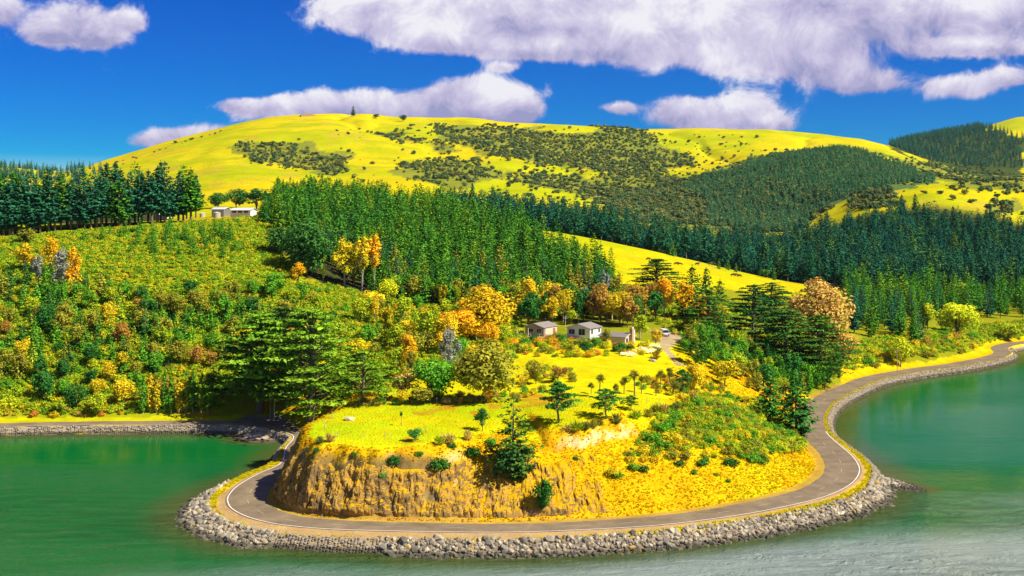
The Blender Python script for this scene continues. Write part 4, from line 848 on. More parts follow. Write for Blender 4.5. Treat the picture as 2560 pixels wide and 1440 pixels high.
# ------------------------------------------------------------------ trees told apart one by one (bearing, foot, height and width as angles)
random.seed(55)
KEY = [
 ('macro',650,1030,255,300,'macro','broad old macrocarpa with pale trunk at the left-hand roadside',0),
 ('macro',778,1056,290,290,'macro','largest macrocarpa at the corner of the mown field',1),
 ('macro',712,1000,235,280,(.030,.075,.012),'macrocarpa standing behind the two roadside macrocarpas',2),
 ('macro',905,1008,135,190,'macro','low spreading macrocarpa behind the left end of the field fence',2),
 ('smallmacro',1398,1057,102,98,(.022,.105,.016),'taller windswept macrocarpa standing alone on the mown field',0),
 ('smallmacro',1517,1048,76,88,(.026,.110,.014),'windswept double-stemmed macrocarpa at the field edge above the clay scarp',1),
 ('smallmacro',1578,1026,38,42,(.026,.105,.014),'smallest round macrocarpa near the field edge',0),
 ('scragpine',1283,1190,196,150,(.034,.080,.010),'scraggy pine growing out of the cliff face',0),
 ('round',1275,1200,100,130,(.022,.062,.012),'dark bush clump round the foot of the cliff pine',0),
 ('round',1357,1283,84,66,(.016,.075,.010),'dark green bush low on the cliff beside the road',1),
 ('bigpine',1990,1092,195,125,(.020,.088,.012),'big dark conifer beside the right-hand road bend',0),
 ('bigpine',1925,1045,130,95,(.030,.105,.012),'smaller conifer left of the big roadside conifer',1),
 ('macro',2050,955,170,190,(.045,.105,.010),'spreading olive macrocarpa above the right-hand bay road',0),
 ('macro',1960,920,150,190,(.036,.095,.012),'macrocarpa between the driveway and the bay road',1),
 ('macro',1885,860,150,180,(.016,.065,.014),'dark macrocarpa below the grass spur right of the gums',2),
 ('macro',1770,842,105,130,(.045,.105,.012),'macrocarpa right of the driveway',1),
 ('biground',2052,880,190,180,'tan','big brownish gum with open crown below the spur',0),
 ('biground',2110,905,80,95,'tan','tawny round tree beside the big brownish gum',1),
 ('bigpine',1730,800,135,110,(.020,.085,.012),'dark conifer behind the orange gums',0),
 ('macro',1640,770,125,150,(.014,.062,.012),'dark macrocarpa at the foot of the grass spur',1),
 ('bigpine',1765,790,120,80,(.024,.090,.012),'narrow dark conifer right of the orange gums',1),
 ('bigpine',1800,800,100,80,(.026,.092,.012),'bushy conifer next to the narrow conifer',0),
 ('macro',1930,800,95,150,(.014,.058,.014),'flat-topped dark macrocarpa on the spur edge',2),
 ('gum',1660,795,100,72,'orange','orange-topped gum above the driveway, left of its cluster',0),
 ('gum',1712,800,98,74,'orange','orange-topped gum above the driveway, second of its cluster',2),
 ('gum',1755,818,90,66,'orange','orange-topped gum above the driveway, third of its cluster',1),
 ('gum',1800,838,82,62,'gold','golden gum above the driveway, right end of its cluster',3),
 ('gum',1612,790,70,45,'gold','slender golden gum left of the orange cluster',3),
 ('biground',1215,848,140,165,'gold','big golden round tree below the pine plantation',0),
 ('biground',1150,860,95,130,'orange','orange round tree in front of the big golden tree',1),
 ('gum',1258,720,70,36,'orange','narrow orange gum against the pine plantation',1),
 ('gum',1322,800,104,68,'gold','golden-edged gum behind the brown house',0),
 ('gum',1387,795,92,52,'brown','reddish brown gum behind the houses',1),
 ('gum',1440,795,85,45,'olive','olive gum behind the white house',3),
 ('gum',1465,790,78,42,'silver','silvery gum behind the white house',1),
 ('gum',1512,765,88,40,'silver','pale grey gum at the edge of the plantation',3),
 ('gum',1545,790,105,60,'olive','tall olive gum at the plantation corner',2),
 ('gum',1590,775,70,50,'gold','golden gum between plantation and spur',3),
 ('gum',1530,800,70,75,'gold','low golden gum above the chimney',2),
 ('gum',862,715,115,95,'gold','golden gum in front of the plantation, left of the tall pair',2),
 ('gum',905,728,140,62,'gold','left one of two tall gums with pale trunks',3),
 ('gum',935,728,145,58,'orange','right one of two tall gums with pale trunks',3),
 ('column',808,702,90,16,'yg','slender green poplar at the edge of the plantation',0),
 ('column',728,672,36,10,'yg','small thin poplar at the hillside edge',0),
 ('round',745,708,52,38,'orange','orange cone-shaped tree at the hillside edge',2),
 ('biground',765,690,140,150,(.026,.082,.014),'big dark green spreading tree beside the plantation',2),
 ('biground',705,640,80,90,(.030,.088,.014),'dark green round tree left of the big spreading tree',1),
 ('biground',860,640,70,80,(.028,.085,.014),'dark green tree at the plantation foot',0),
 ('gum',1020,938,102,76,'orange','orange cone-shaped gum above the field hedge',0),
 ('biground',1085,1003,112,120,'green','bright green round tree behind the field fence',1),
 ('biground',1218,1004,160,178,'olive','large olive tree with several trunks at the field fence',0),
 ('gum',1122,935,112,66,'silver','silver-grey gum behind the bright green tree',0),
 ('gum',1120,880,95,85,'gold','golden gum above the silver-grey gum',2),
 ('gum',1010,860,120,80,'yg','tall yellow-green gum left of the golden gum',0),
 ('gum',1060,870,105,70,'yg','yellow-green gum between the tall gums',1),
 ('round',935,775,50,70,'yellow','bright yellow bushy tree at the hillside edge',0),
 ('round',970,760,62,60,'lime','lime green tree at the hillside edge',1),
 ('round',900,900,52,95,'yellow','bright yellow bush above the low macrocarpa',1),
 ('gum',850,880,75,60,'yg','yellow-green gum above the field-corner macrocarpa',0),
 ('round',1010,1000,75,70,'tan','grey-brown bushy tree at the field fence',0),
 ('round',925,1010,40,34,'orange','small orange tree on a thin stem at the fence',2),
 ('round',888,1015,32,34,'orange','small orange bush at the left end of the fence',2),
 ('round',1010,1012,36,44,'gold','golden bush in the field hedge',1),
 ('round',1060,1010,42,80,'olive','low olive hedge tree along the field',3),
 ('round',1218,1010,44,26,'orange','little orange tree in front of the large olive tree',2),
 ('round',1206,1078,58,38,(.022,.080,.012),'slim young tree on the mown field',2),
 ('round',1038,1103,34,46,(.03,.12,.02),'blue-green bush near the cliff edge',0),
 ('round',1428,812,38,36,'yg','yellow-green round tree between the two houses',2),
 ('round',1516,860,38,26,'olive','small round tree beside the low house',2),
 ('gum',1600,850,70,48,'yg','yellow-green gum right of the chimney',1),
 ('gum',1640,868,46,44,'gold','golden bushy tree beside the driveway',2),
 ('biground',2392,842,92,112,'lime','yellow-green round tree above the bay bank',1),
 ('round',2318,830,72,40,'lime','narrow yellow-green tree left of the round one',2),
 ('round',2252,918,74,70,'lime','light green umbrella-shaped tree beside the bay road',1),
 ('round',2522,852,44,60,'yg','green bush at the far end of the bay road',3),
 ('round',2400,748,40,60,'lime','lime green tree among the dark pines',3),
 ('round',240,1038,56,62,'yg','round green bush beside the left-hand road',1),
 ('round',150,1036,38,38,'yg','smaller round bush beside the left-hand road',2),
 ('gum',155,735,112,62,'silver','silver-grey gum on the left hillside',0),
 ('gum',95,728,92,40,'silver','smaller grey gum left of the silver gum',3),
 ('gum',185,735,130,52,'orange','orange gum right of the silver gum',1),
 ('gum',125,690,100,60,'orange','orange gum behind the silver gum',2),
 ('gum',60,680,80,60,'gold','golden gum at the left hillside edge',1),
 ('round',65,610,40,60,'olive','round olive tree below the left ridge',0),
 ('smallmacro',1705,985,62,50,(.018,.085,.014),'small dark cypress at the end of the upper field',0),
 ('round',1735,985,75,60,'gold','golden multi-stemmed tree at the end of the upper field',3),
 ('smallmacro',1740,915,65,75,(.030,.105,.012),'low green cypress below the driveway',1),
 ('round',1812,965,70,75,'gold','golden bush tree on the slope above the bay road',0),
 ('round',1395,955,45,60,'brown','russet bush at the corner of the upper field',0),
 ('round',1340,960,60,60,'olive','olive bush tree at the left edge of the upper field',1),
 ('pine',883,291,26,16,(.03,.06,.025),'lone layered pine on the skyline of the yellow hill',0),
 ('round',940,297,14,18,(.03,.06,.025),'small dark tree on the skyline next to the lone pine',0),
 ('round',1007,303,16,22,(.03,.06,.025),'round dark tree on the skyline right of the lone pine',1),
]
for kind, u, v, h, w, c, lab, var in KEY:
    ym = 1900 if v < 320 else 0
    at_px(kind, u, v, h, w, c, lab, ymin=ym, var=var % len(PROTO[kind]))
for i, (u, v, h, w) in enumerate([(1682,640,36,24),(1713,642,26,14),(1797,672,26,13),(1820,675,26,14),(1840,680,22,14),(1912,695,24,30),(1935,700,36,16),(1965,702,26,26)]):
    at_px('round' if i in (5, 7) else 'youngpine', u, v, h, w, (.035,.10,.014), f'{["first","second","third","fourth","fifth","sixth","seventh","eighth"][i]} small dark tree from the left along the top of the grass spur', 'small trees on the grass spur', ymin=480)
for i, u in enumerate((358,376,392,411,428,447,466,482,503,520)):
    at_px('column', u, 1032 + random.uniform(-3, 3), random.uniform(82, 108), random.uniform(22, 30), random.choice(['yg', 'gold', 'green']), f'slender pale-stemmed tree, {ORD[i]} from the left in the roadside row', 'slender roadside trees')
for i, (u, v, h, k) in enumerate(sorted([(1500,994,60,0),(1560,985,44,1),(1586,990,66,0),(1604,984,46,0),(1540,992,34,2),(1652,968,44,2),(1673,965,48,1),(1640,990,36,1),(1690,992,40,2),(1478,985,30,2)])):
    at_px('cabbage', u, v, h, None, random.choice(['olive', 'olive', (.09,.12,.02)]), f'cabbage tree with spiky head, {ORD[i]} from the left on the upper field', 'cabbage trees on the upper field', var=k)
at_px('cabbage', 1003, 1064, 36, 10, 'dgreen', 'thin sapling standing alone on the mown field', name='sapling', var=0)
# flax along the cliff rim
FX = sorted([(1440,1078),(1462,1074),(1482,1070),(1500,1062),(1540,1058),(1590,1046),(1620,1042),(1640,1032),(1660,1030),(1690,1025),(1712,1012),(1735,1000),(1122,1108),(1168,1100),(800,1108),(824,1104),(1098,1112),(1420,1082)])
for i, (u, v) in enumerate(FX): at_px('flax', u, v, random.uniform(22, 34), random.uniform(30, 44), random.choice(['olive', (.08,.10,.02), 'yg', 'tan']), f'spiky flax bush, {ORD[i]} from the left along the headland rim', 'flax bushes along the cliff rim')
BF = scatter([(940,745),(1100,772),(1290,790),(1400,772),(1290,770),(1100,755),(960,728)], 34, 4.0, 360, 460, 8, 539, 90, .9)
for p in BF: h = random.uniform(5, 9.5); c = random.choice(['gold', 'yg', 'olive', 'green', 'dgreen', 'olive']); plant(random.choice(['round', 'gum']), *p, h, None, c, says(c, h, 5, 9.5, 'tree', proj(*p)[0], [(1050, 'at the foot of the plantation by the tall gums'), (1200, 'at the foot of the plantation above the woodland'), (9999, 'at the foot of the plantation near the golden tree')]), 'trees at the plantation foot')
# shrubs on the right-hand slope of the headland
SL = [(1660,1040),(1760,1000),(1850,1000),(1930,1050),(2000,1090),(2040,1125),(1960,1135),(1860,1150),(1700,1150),(1600,1170),(1530,1190),(1560,1140),(1640,1090)]
sl = scatter(SL, 250, 1.25, 205, 330, 2, 520, 60, .9)
for p in sl:
    u, v = proj(*p); zn = ('above the clay scarp end' if u < 1720 else 'high on the slope right of the field' if v < 1060 else 'on the slope above the right-hand bend' if u > 1880 else 'half-way down the golden bank')
    h = random.uniform(1.2, 2.9); c = random.choice(['yg', 'yg', 'olive', 'green', 'green', 'lime', 'gold', 'olive']); plant('shrub', *p, h, h * random.uniform(1.2, 1.7), c, says(c, h, 1.2, 2.9, 'gorse bush', 0, [(1, zn)]), 'shrubs on the headland slope', name='gorse_bush')
for i, (u, v, h) in enumerate(sorted([(985,1160,34),(1100,1175,46),(960,1195,22),(1130,1120,22),(885,1140,16),(790,1130,18),(1048,1140,20),(1185,1140,40),(1230,1115,34),(1700,1165,26),(1760,1165,34),(1830,1165,36),(1880,1155,40),(1905,1160,34),(1735,1185,18),(1610,1180,26),(1545,1195,26),(1440,1150,16),(1820,1205,14),(1790,1190,12)])):
    at_px('shrub', u, v, h, h * 1.35, random.choice(['dgreen', 'green', (.03,.10,.012)]), f'dark green bush, {ORD[i]} from the left of those clinging to the headland bank', 'bushes on the cliff and bank', name='cliff_bush')
us = scatter([(1640,1030),(1760,985),(1900,1000),(2050,1110),(1950,1120),(1800,1120),(1640,1130),(1560,1150)], 900, .8, 205, 330, 1, 521, 30, .95); gn_stuff('slope_scrub', us, UND, rs(len(us), .35, .85, 22), 'low scrub between the gorse bushes on the headland slope', 22)
# garden round the houses and terrace below
GA = scatter([(1270,850),(1400,848),(1560,866),(1650,866),(1660,880),(1560,892),(1400,895),(1300,890)], 120, 1.25, 300, 360, 2, 530, 120, .9)
for p in GA: h = random.uniform(1.3, 3.4); c = random.choice(['yg', 'green', 'gold', 'olive', 'orange', 'dgreen', 'rust', 'yellow']); plant('shrub', *p, h, h * random.uniform(1.0, 1.4), c, says(c, h, 1.3, 3.4, 'garden shrub', proj(*p)[0], [(1370, 'below the tan house'), (1470, 'below the white house'), (1570, 'below the low house'), (9999, 'beside the cream hedge')]), 'garden shrubs below the houses', name='garden_shrub')
for i, (u, v, h, w) in enumerate([(1572,890,18,50),(1612,882,22,60),(1636,876,22,40)]): at_px('shrub', u, v, h, w, 'cream', f'{["lowest","middle","uppermost"][i]} of three cream-flowered hedge bushes below the driveway', 'cream-flowered bushes', name='flowering_bush')
TE = scatter([(1290,930),(1420,920),(1440,960),(1400,1000),(1300,1008)], 26, 2.3, 255, 330, 2, 531, 80, .9) + scatter([(1560,955),(1700,945),(1800,960),(1850,1010),(1760,1010),(1640,985)], 70, 1.8, 250, 320, 2, 532, 80, .9)
for p in TE: h = random.uniform(1.0, 2.6); c = random.choice(['olive', 'orange', 'yg', 'brown', 'gold', 'green']); plant('shrub', *p, h, h * random.uniform(1.0, 1.4), c, says(c, h, 1.0, 2.6, 'rough shrub', proj(*p)[0], [(1500, 'left of the upper field'), (1680, 'among the cabbage trees'), (9999, 'right of the cabbage trees')]), 'shrubs on the terrace', name='terrace_shrub')
MT = scatter([(900,760),(1110,800),(1290,850),(1290,930),(1140,985),(960,985),(860,900)], 52, 4.2, 280, 400, 6, 533, 60, .85)
for p in MT: h = random.uniform(4.5, 8.5); c = random.choice(['yg', 'olive', 'gold', 'green', 'yg', 'orange']); plant(random.choice(['round', 'round', 'gum']), *p, h, None, c, says(c, h, 4.5, 8.5, 'woodland tree', proj(*p)[0], [(960, 'above the low macrocarpa'), (1080, 'round the orange cone-shaped gum'), (1180, 'below the orange round tree'), (9999, 'left of the house garden')]), 'woodland trees left of the houses')
RT = scatter([(1560,800),(1760,840),(1850,870),(2000,900),(2100,900),(2100,950),(2030,1000),(1900,960),(1830,930),(1760,890)], 75, 3.2, 290, 450, 6, 534, 60, .85, test=lambda x, y, z: (1280 + F * x / y > 1730))
for p in RT: h = random.uniform(4, 8); c = random.choice(['dgreen', 'green', 'olive', 'pine', 'yg']); plant(random.choice(['round', 'bigpine', 'round']), *p, h, None, c, says(c, h, 4, 8, 'thicket tree', proj(*p)[0], [(1830, 'right of the driveway'), (1960, 'below the dark macrocarpas'), (9999, 'above the right-hand bay road')]), 'thicket above the bay road')
RT2 = scatter([(1700,850),(1790,870),(1900,930),(2010,985),(1960,1010),(1850,965),(1760,930),(1715,900)], 46, 2.6, 270, 400, 6, 538, 90, .9)
for p in RT2: h = random.uniform(3.2, 6.8); c = random.choice(['green', 'dgreen', 'yg', 'olive', 'green', 'gold']); plant(random.choice(['round', 'round', 'bigpine']), *p, h, None, c, says(c, h, 3.2, 6.8, 'tree', proj(*p)[0], [(1790, 'below the driveway'), (1880, 'on the upper slope right of the field'), (9999, 'beside the big roadside conifer')]), 'trees on the upper headland slope')
RB = scatter([(2110,880),(2290,840),(2440,840),(2480,856),(2400,885),(2250,905),(2120,940)], 52, 2.8, 380, 500, 3, 535, 60, .85)
for p in RB: h = random.uniform(2, 4.2); c = random.choice(['yg', 'green', 'olive', 'gold', 'brown', 'lime']); plant('shrub', *p, h, h * random.uniform(1.2, 1.6), c, says(c, h, 2, 4.2, 'bank shrub', proj(*p)[0], [(2260, 'left of the power pole'), (2370, 'right of the power pole'), (9999, 'towards the far end of the bay road')]), 'shrubs above the bay road', name='bank_shrub')
HE = scatter([(880,1000),(1300,985),(1310,1003),(900,1016)], 46, 1.6, 250, 330, 2, 536, 80, .9)
for p in HE: h = random.uniform(1.0, 2.2); c = random.choice(['olive', 'gold', 'orange', 'green', 'tan']); plant('shrub', *p, h, h * 1.3, c, says(c, h, 1.0, 2.2, 'hedge shrub', proj(*p)[0], [(1030, 'at the left of the field fence'), (1160, 'along the middle of the field fence'), (9999, 'at the right of the field fence')]), 'hedge shrubs behind the mown field', name='hedge_shrub')
RV = scatter([(0,1000),(330,1000),(340,1040),(0,1046)], 34, 1.7, 296, 330, 2, 537, 80, .9)
for p in RV: h = random.uniform(1.0, 2.4); c = random.choice(['orange', 'tan', 'gold', 'yg', 'rust']); plant('shrub', *p, h, h * 1.3, c, says(c, h, 1.0, 2.4, 'roadside shrub', proj(*p)[0], [(110, 'at the left end of the bay road'), (220, 'beside the smaller round bush'), (9999, 'right of the round green bush')]), 'shrubs along the left-hand road', name='roadside_shrub')

# ------------------------------------------------------------------ long grass on banks, verges and rims
def p_tuft(seed, H=.55, W=.5, n=26):
    L = Leafy(seed); r = L.r; a = r.uniform(0, 6.28, n); e = r.uniform(.5, 1.5, n); d = np.stack([np.cos(a) * np.cos(e), np.sin(a) * np.cos(e), np.sin(e)], 1); ln = r.uniform(.5, 1, n)[:, None]
    p = d * ln * .5 * H + np.stack([r.normal(0, W * .25, n), r.normal(0, W * .25, n), np.zeros(n)], 1); L.add(p, np.cross(d, r.normal(size=(n, 3))) * .5 + [.3, -.35, 1.1], H * ln[:, 0], np.clip(.5 + r.normal(0, .2, n), 0, 1), d, .26)
    return L.mesh('tuft', [M['leaf']])
M['dry_grass'] = mat_leaf('dry_grass', [(0, (.60,.37,.003)), (.4, (.64,.42,.003)), (.75, (.64,.46,.002)), (1, (.58,.34,.004))], .3, .03, (.7, .6), 1.15)
M['verge_grass'] = mat_leaf('verge_grass', [(0, (.50,.40,.006)), (.6, (.55,.44,.006)), (1, (.40,.44,.003))], .3, .03, (.7, .6), 1.15)
DG = [recolor(p_tuft(301 + i), M['dry_grass']) for i in range(3)]; VG = [recolor(p_tuft(311 + i, .42, .5, 22), M['verge_grass']) for i in range(3)]
def bank_pts(n, seed):
    r = np.random.default_rng(seed); i0, i1 = int((S_LSIDE - 5) / LEN * NS), int((S_BAYR) / LEN * NS); k = r.integers(i0, i1, n); s = WID[k] + 1.2 + 34 * r.random(n) ** 1.3
    x = LINE[k, 0] + LFT[k, 0] * s; y = LINE[k, 1] + LFT[k, 1] * s; z = hgt(x, y); k2, s2 = coast(x, y)
    e = .4; sl_ = np.hypot((hgt(x + e, y) - hgt(x - e, y)) / (2 * e), (hgt(x, y + e) - hgt(x, y - e)) / (2 * e)); nz = fbm(x / 5, y / 5, 3, 7)
    ok = (s2 > WID[k2] + .9) & (sl_ > .26) & ((sl_ < 1.05 + nz) | (z > 10.6)) & (z < 17); return np.stack([x, y, z], 1)[ok]
bp = bank_pts(30000, 61); gn_stuff('dry_grass', bp, DG, rs(len(bp), .28, .68, 12), 'long golden dry grass on the headland banks', 12, .2)
def verge_pts(n, seed):
    r = np.random.default_rng(seed); k = r.integers(int((S_LSIDE - 25) / LEN * NS), int(S_CAPE / LEN * NS), n); t = ST[k]
    gi = along([(0,.4),(S_LSIDE,.5),(S_BEND,1.8),(S_F0,3.2),(S_FM,3.4),(S_F2,1.7),(S_RB,1.3),(S_RS,.5),(LEN,.4)])[k]; gd = along([(0,1),(S_BEND-2,1),(S_BEND+8,.4),(S_F0,.25),(S_FM,.12),(st_of(1450,1324),.25),(st_of(1600,1314),.9),(S_RB,1),(LEN,1)])[k]
    q = gi + (SHO[k] + .4 - gi) * r.random(n); ok = (r.random(n) < gd) & (q > gi)
    x = LINE[k, 0] - LFT[k, 0] * q; y = LINE[k, 1] - LFT[k, 1] * q; return np.stack([x, y, hgt(x, y)], 1)[ok]
vp = verge_pts(7000, 62); gn_stuff('verge_grass', vp, VG, rs(len(vp), .45, 1.0, 13), 'yellow grass strip between road and sea rocks', 13, .2)
fg = scatter([(745,1104),(800,1040),(900,1010),(1300,1000),(1660,985),(1700,1020),(1640,1050),(1300,1090),(1000,1112),(800,1114)], 5200, .55, 205, 265, 1, 540, 14, 1)
M['field_grass'] = mat_leaf('field_grass', [(0, (.34,.38,.006)), (.6, (.42,.40,.006)), (1, (.56,.48,.003))], .3, .03, (.7, .6), 1.1); gn_stuff('field_grass', fg, [recolor(m, M['field_grass']) for m in VG], rs(len(fg), .25, .55, 14), 'short yellow-green grass of the mown field', 14, .2)
# ------------------------------------------------------------------ sea defences
random.seed(77)
def mat_rock(name, stops, scale=2.0):
    m, nt, out = mat_new(name); p = nt.new('ShaderNodeBsdfPrincipled'); nt.link(p.outputs[0], out.inputs[0])
    oi = nt.new('ShaderNodeObjectInfo'); tc = nt.new('ShaderNodeTexCoord'); n = nt.noise(tc.outputs['Object'], scale, 5, .65)
    c = nt.ramp(oi.outputs['Random'], stops); f = nt.math('MULTIPLY_ADD', n.outputs[0], .9, .55); g = nt.new('ShaderNodeCombineColor'); [nt.link(f, g.inputs[i]) for i in range(3)]
    c = nt.mix(1.0, c, g.outputs[0], 'MULTIPLY')
    # tide mark: stone stays dark and weedy where the sea wets it
    geo = nt.new('ShaderNodeNewGeometry'); sx = nt.new('ShaderNodeSeparateXYZ'); nt.link(geo.outputs['Position'], sx.inputs[0])
    wet = nt.smooth(nt.math('ADD', sx.outputs[2], nt.math('MULTIPLY_ADD', n.outputs[0], .5, -.25)), .45, .95)
    c = nt.mix(wet, nt.mix(.75, c, (.035, .035, .024, 1)), c)
    nt.link(c, p.inputs['Base Color']); p.inputs['Roughness'].default_value = .9; p.inputs['Specular IOR Level'].default_value = .2
    b = nt.new('ShaderNodeBump'); b.inputs['Strength'].default_value = .5; b.inputs['Distance'].default_value = .08; nt.link(n.outputs[0], b.inputs['Height']); nt.link(b.outputs[0], p.inputs['Normal'])
    return m
M['rock'] = mat_rock('rock', [(0, (.36,.31,.21)), (.25, (.20,.175,.14)), (.5, (.50,.43,.30)), (.7, (.11,.10,.085)), (.85, (.28,.225,.14)), (.95, (.40,.34,.24)), (1, (.46,.28,.05))])
M['wallstone'] = mat_rock('wallstone', [(0, (.30,.25,.18)), (.5, (.22,.185,.14)), (.8, (.36,.30,.21)), (1, (.36,.24,.08))], 3)
def rock_mesh(seed, mat, flat=1.0):
    r = np.random.default_rng(seed); bm = bmesh.new(); bmesh.ops.create_icosphere(bm, subdivisions=1, radius=.5)
    ax = r.uniform(.75, 1.25, 3) * [1, 1, .8 * flat]
    pl = r.normal(size=(7, 3)); pl /= np.linalg.norm(pl, axis=1)[:, None]; ds = r.uniform(.28, .42, 7)
    for v in bm.verts:
        c = np.array(v.co) * (1 + r.normal(0, .10))
        for n_, d_ in zip(pl, ds):
            e = c @ n_ - d_
            if e > 0: c = c - n_ * e * .9
        v.co = c * ax * 1.25
    me = bpy.data.meshes.new('rock'); bm.to_mesh(me); bm.free(); me.materials.append(mat); return me
RK = [rock_mesh(400 + i, M['rock']) for i in range(8)]; WS = [rock_mesh(420 + i, M['wallstone'], .7) for i in range(6)]
def empty(name, loc=(0, 0, 0), rz=0):
    o = bpy.data.objects.new(name, None); COL.objects.link(o); o.location = loc; o.rotation_euler = (0, 0, rz); o.empty_display_size = .3; return o
def slope_pts(t0, t1, n, seed, q0=-.1, q1=1.12):
    r = np.random.default_rng(seed); k = (r.uniform(t0, t1, n) / LEN * (NS - 1)).astype(int); f = r.uniform(q0, q1, n); q = SHO[k] + RIP[k] * f
    x = LINE[k, 0] - LFT[k, 0] * q; y = LINE[k, 1] - LFT[k, 1] * q; k2, s2 = coast(x, y); ok = s2 < -SHO[k2] + .25
    return np.stack([x, y, hgt(x, y)], 1)[ok], k[ok], f[ok]
rev = tag(empty('rock_revetment', (LINE[int(S_BEND/LEN*NS)][0], LINE[int(S_BEND/LEN*NS)][1], 0)), 'pale boulder embankment between the coast road and the sea', 'rock embankment')
cand = []
for t0, t1, n, sd in ((S_BEND - 9, S_WALL0, 900, 1), (S_WALL1, S_RB - 2, 1500, 2)):
    P, k, f = slope_pts(t0, t1, n, sd); cand += [tuple(p) for p in P]
random.shuffle(cand); big = []; cells = {}
for p in cand:
    c = (int(p[0] // .95), int(p[1] // .95))
    if any((q[0]-p[0])**2 + (q[1]-p[1])**2 + 2*(q[2]-p[2])**2 < .95**2 for a in (-1,0,1) for b in (-1,0,1) for q in cells.get((c[0]+a, c[1]+b), ())): continue
    cells.setdefault(c, []).append(p); big.append(p)
L0 = Vector(rev.location)
for p in big[:300]:
    s = random.triangular(.75, 1.9, .9); o = obj('rock', random.choice(RK), rev, Vector((p[0], p[1], p[2] + .12)) - L0, (random.uniform(-.6, .6), random.uniform(-.6, .6), random.uniform(0, 6.28)), (s * random.uniform(.8, 1.2), s, s * random.uniform(.7, 1)))
small = big[300:]; P1 = np.concatenate([slope_pts(S_BEND - 14, S_WALL0, 1500, 3)[0], slope_pts(S_WALL1, S_RB + 4, 2600, 4)[0]]); P2 = np.array(small) if len(small) else np.zeros((0, 3))
allp = np.concatenate([P1, P2]); scs = np.concatenate([.3 + .7 * np.random.default_rng(31).random(len(P1))[:, None] ** 1.6 * np.ones(3), rs(len(P2), .8, 1.1, 32)]) 
g = gn_stuff('rubble', allp - np.array(L0) + [0, 0, .05], RK, scs, None, 31, .5, parent=rev)
def seawall(t0, t1, n, label, seed, size=(.34, .62)):
    i0, i1 = int(t0 / LEN * (NS - 1)), int(t1 / LEN * (NS - 1)); ii = np.arange(i0, i1 + 1, 3); w = obj('stone_seawall', None) if False else None
    A = LINE[ii] - LFT[ii] * (SHO[ii] - .25)[:, None]; B = LINE[ii] - LFT[ii] * (SHO[ii] + .18)[:, None]; D = LINE[ii] - LFT[ii] * (SHO[ii] + RIP[ii] + .1)[:, None]
    m_ = len(ii); V = [(*p, 1.86) for p in A] + [(*p, 1.93) for p in B] + [(*p, -.5) for p in D]
    Fc = [(i + 1, i, m_ + i, m_ + i + 1) for i in range(m_ - 1)] + [(m_ + i + 1, m_ + i, 2 * m_ + i, 2 * m_ + i + 1) for i in range(m_ - 1)]
    w = tag(obj('stone_seawall', mesh_from('stone_seawall', V, Fc, [M['wallstone']], False)), label, 'sea wall')
    r = np.random.default_rng(seed); k = r.integers(i0, i1, n); f = r.uniform(0, 1, n); q = SHO[k] + .18 + (RIP[k] - .08) * f
    x = LINE[k, 0] - LFT[k, 0] * q; y = LINE[k, 1] - LFT[k, 1] * q; z = 1.93 - 2.43 * f
    gn_stuff('wall_stones', np.stack([x, y, z], 1), WS, rs(n, *size, seed), None, seed, .35, parent=w); return w
seawall(S_BAYL - 90, S_LSIDE - 4, 3600, 'low stone sea wall below the left-hand bay road', 41)
seawall(S_WALL0 - 1, S_WALL1 + 1, 800, 'dark dry-stone wall stretch between the boulder embankments', 42)
seawall(S_RB + 3, S_CAPE + 40, 4200, 'curved stone sea wall round the right-hand bay', 43)
sp = []
for (u, v, n, ru, rv) in ((2215, 1215, 260, 60, 22), (2275, 1226, 200, 45, 10), (2190, 1230, 120, 40, 22)):
    rr = np.random.default_rng(u); uu = rr.normal(u, ru * .5, n); vv = rr.normal(v, rv * .5, n)
    for a, b in zip(uu, vv):
        x, y = unp(a, b, .1); z = float(hgt(x, y))
        if z > -.25 and coast(np.array([x]), np.array([y]))[1][0] < -3: sp.append((x, y, z + .05))
M['shingle'] = mat_rock('shingle', [(0, (.16,.13,.10)), (.6, (.26,.21,.16)), (1, (.36,.30,.24))]); gn_stuff('shingle', sp, [recolor(m, M['shingle']) for m in RK[:4]], rs(len(sp), .2, .6, 33), 'dark shingle and stones of the spit at the right-hand bend', 33, .5)

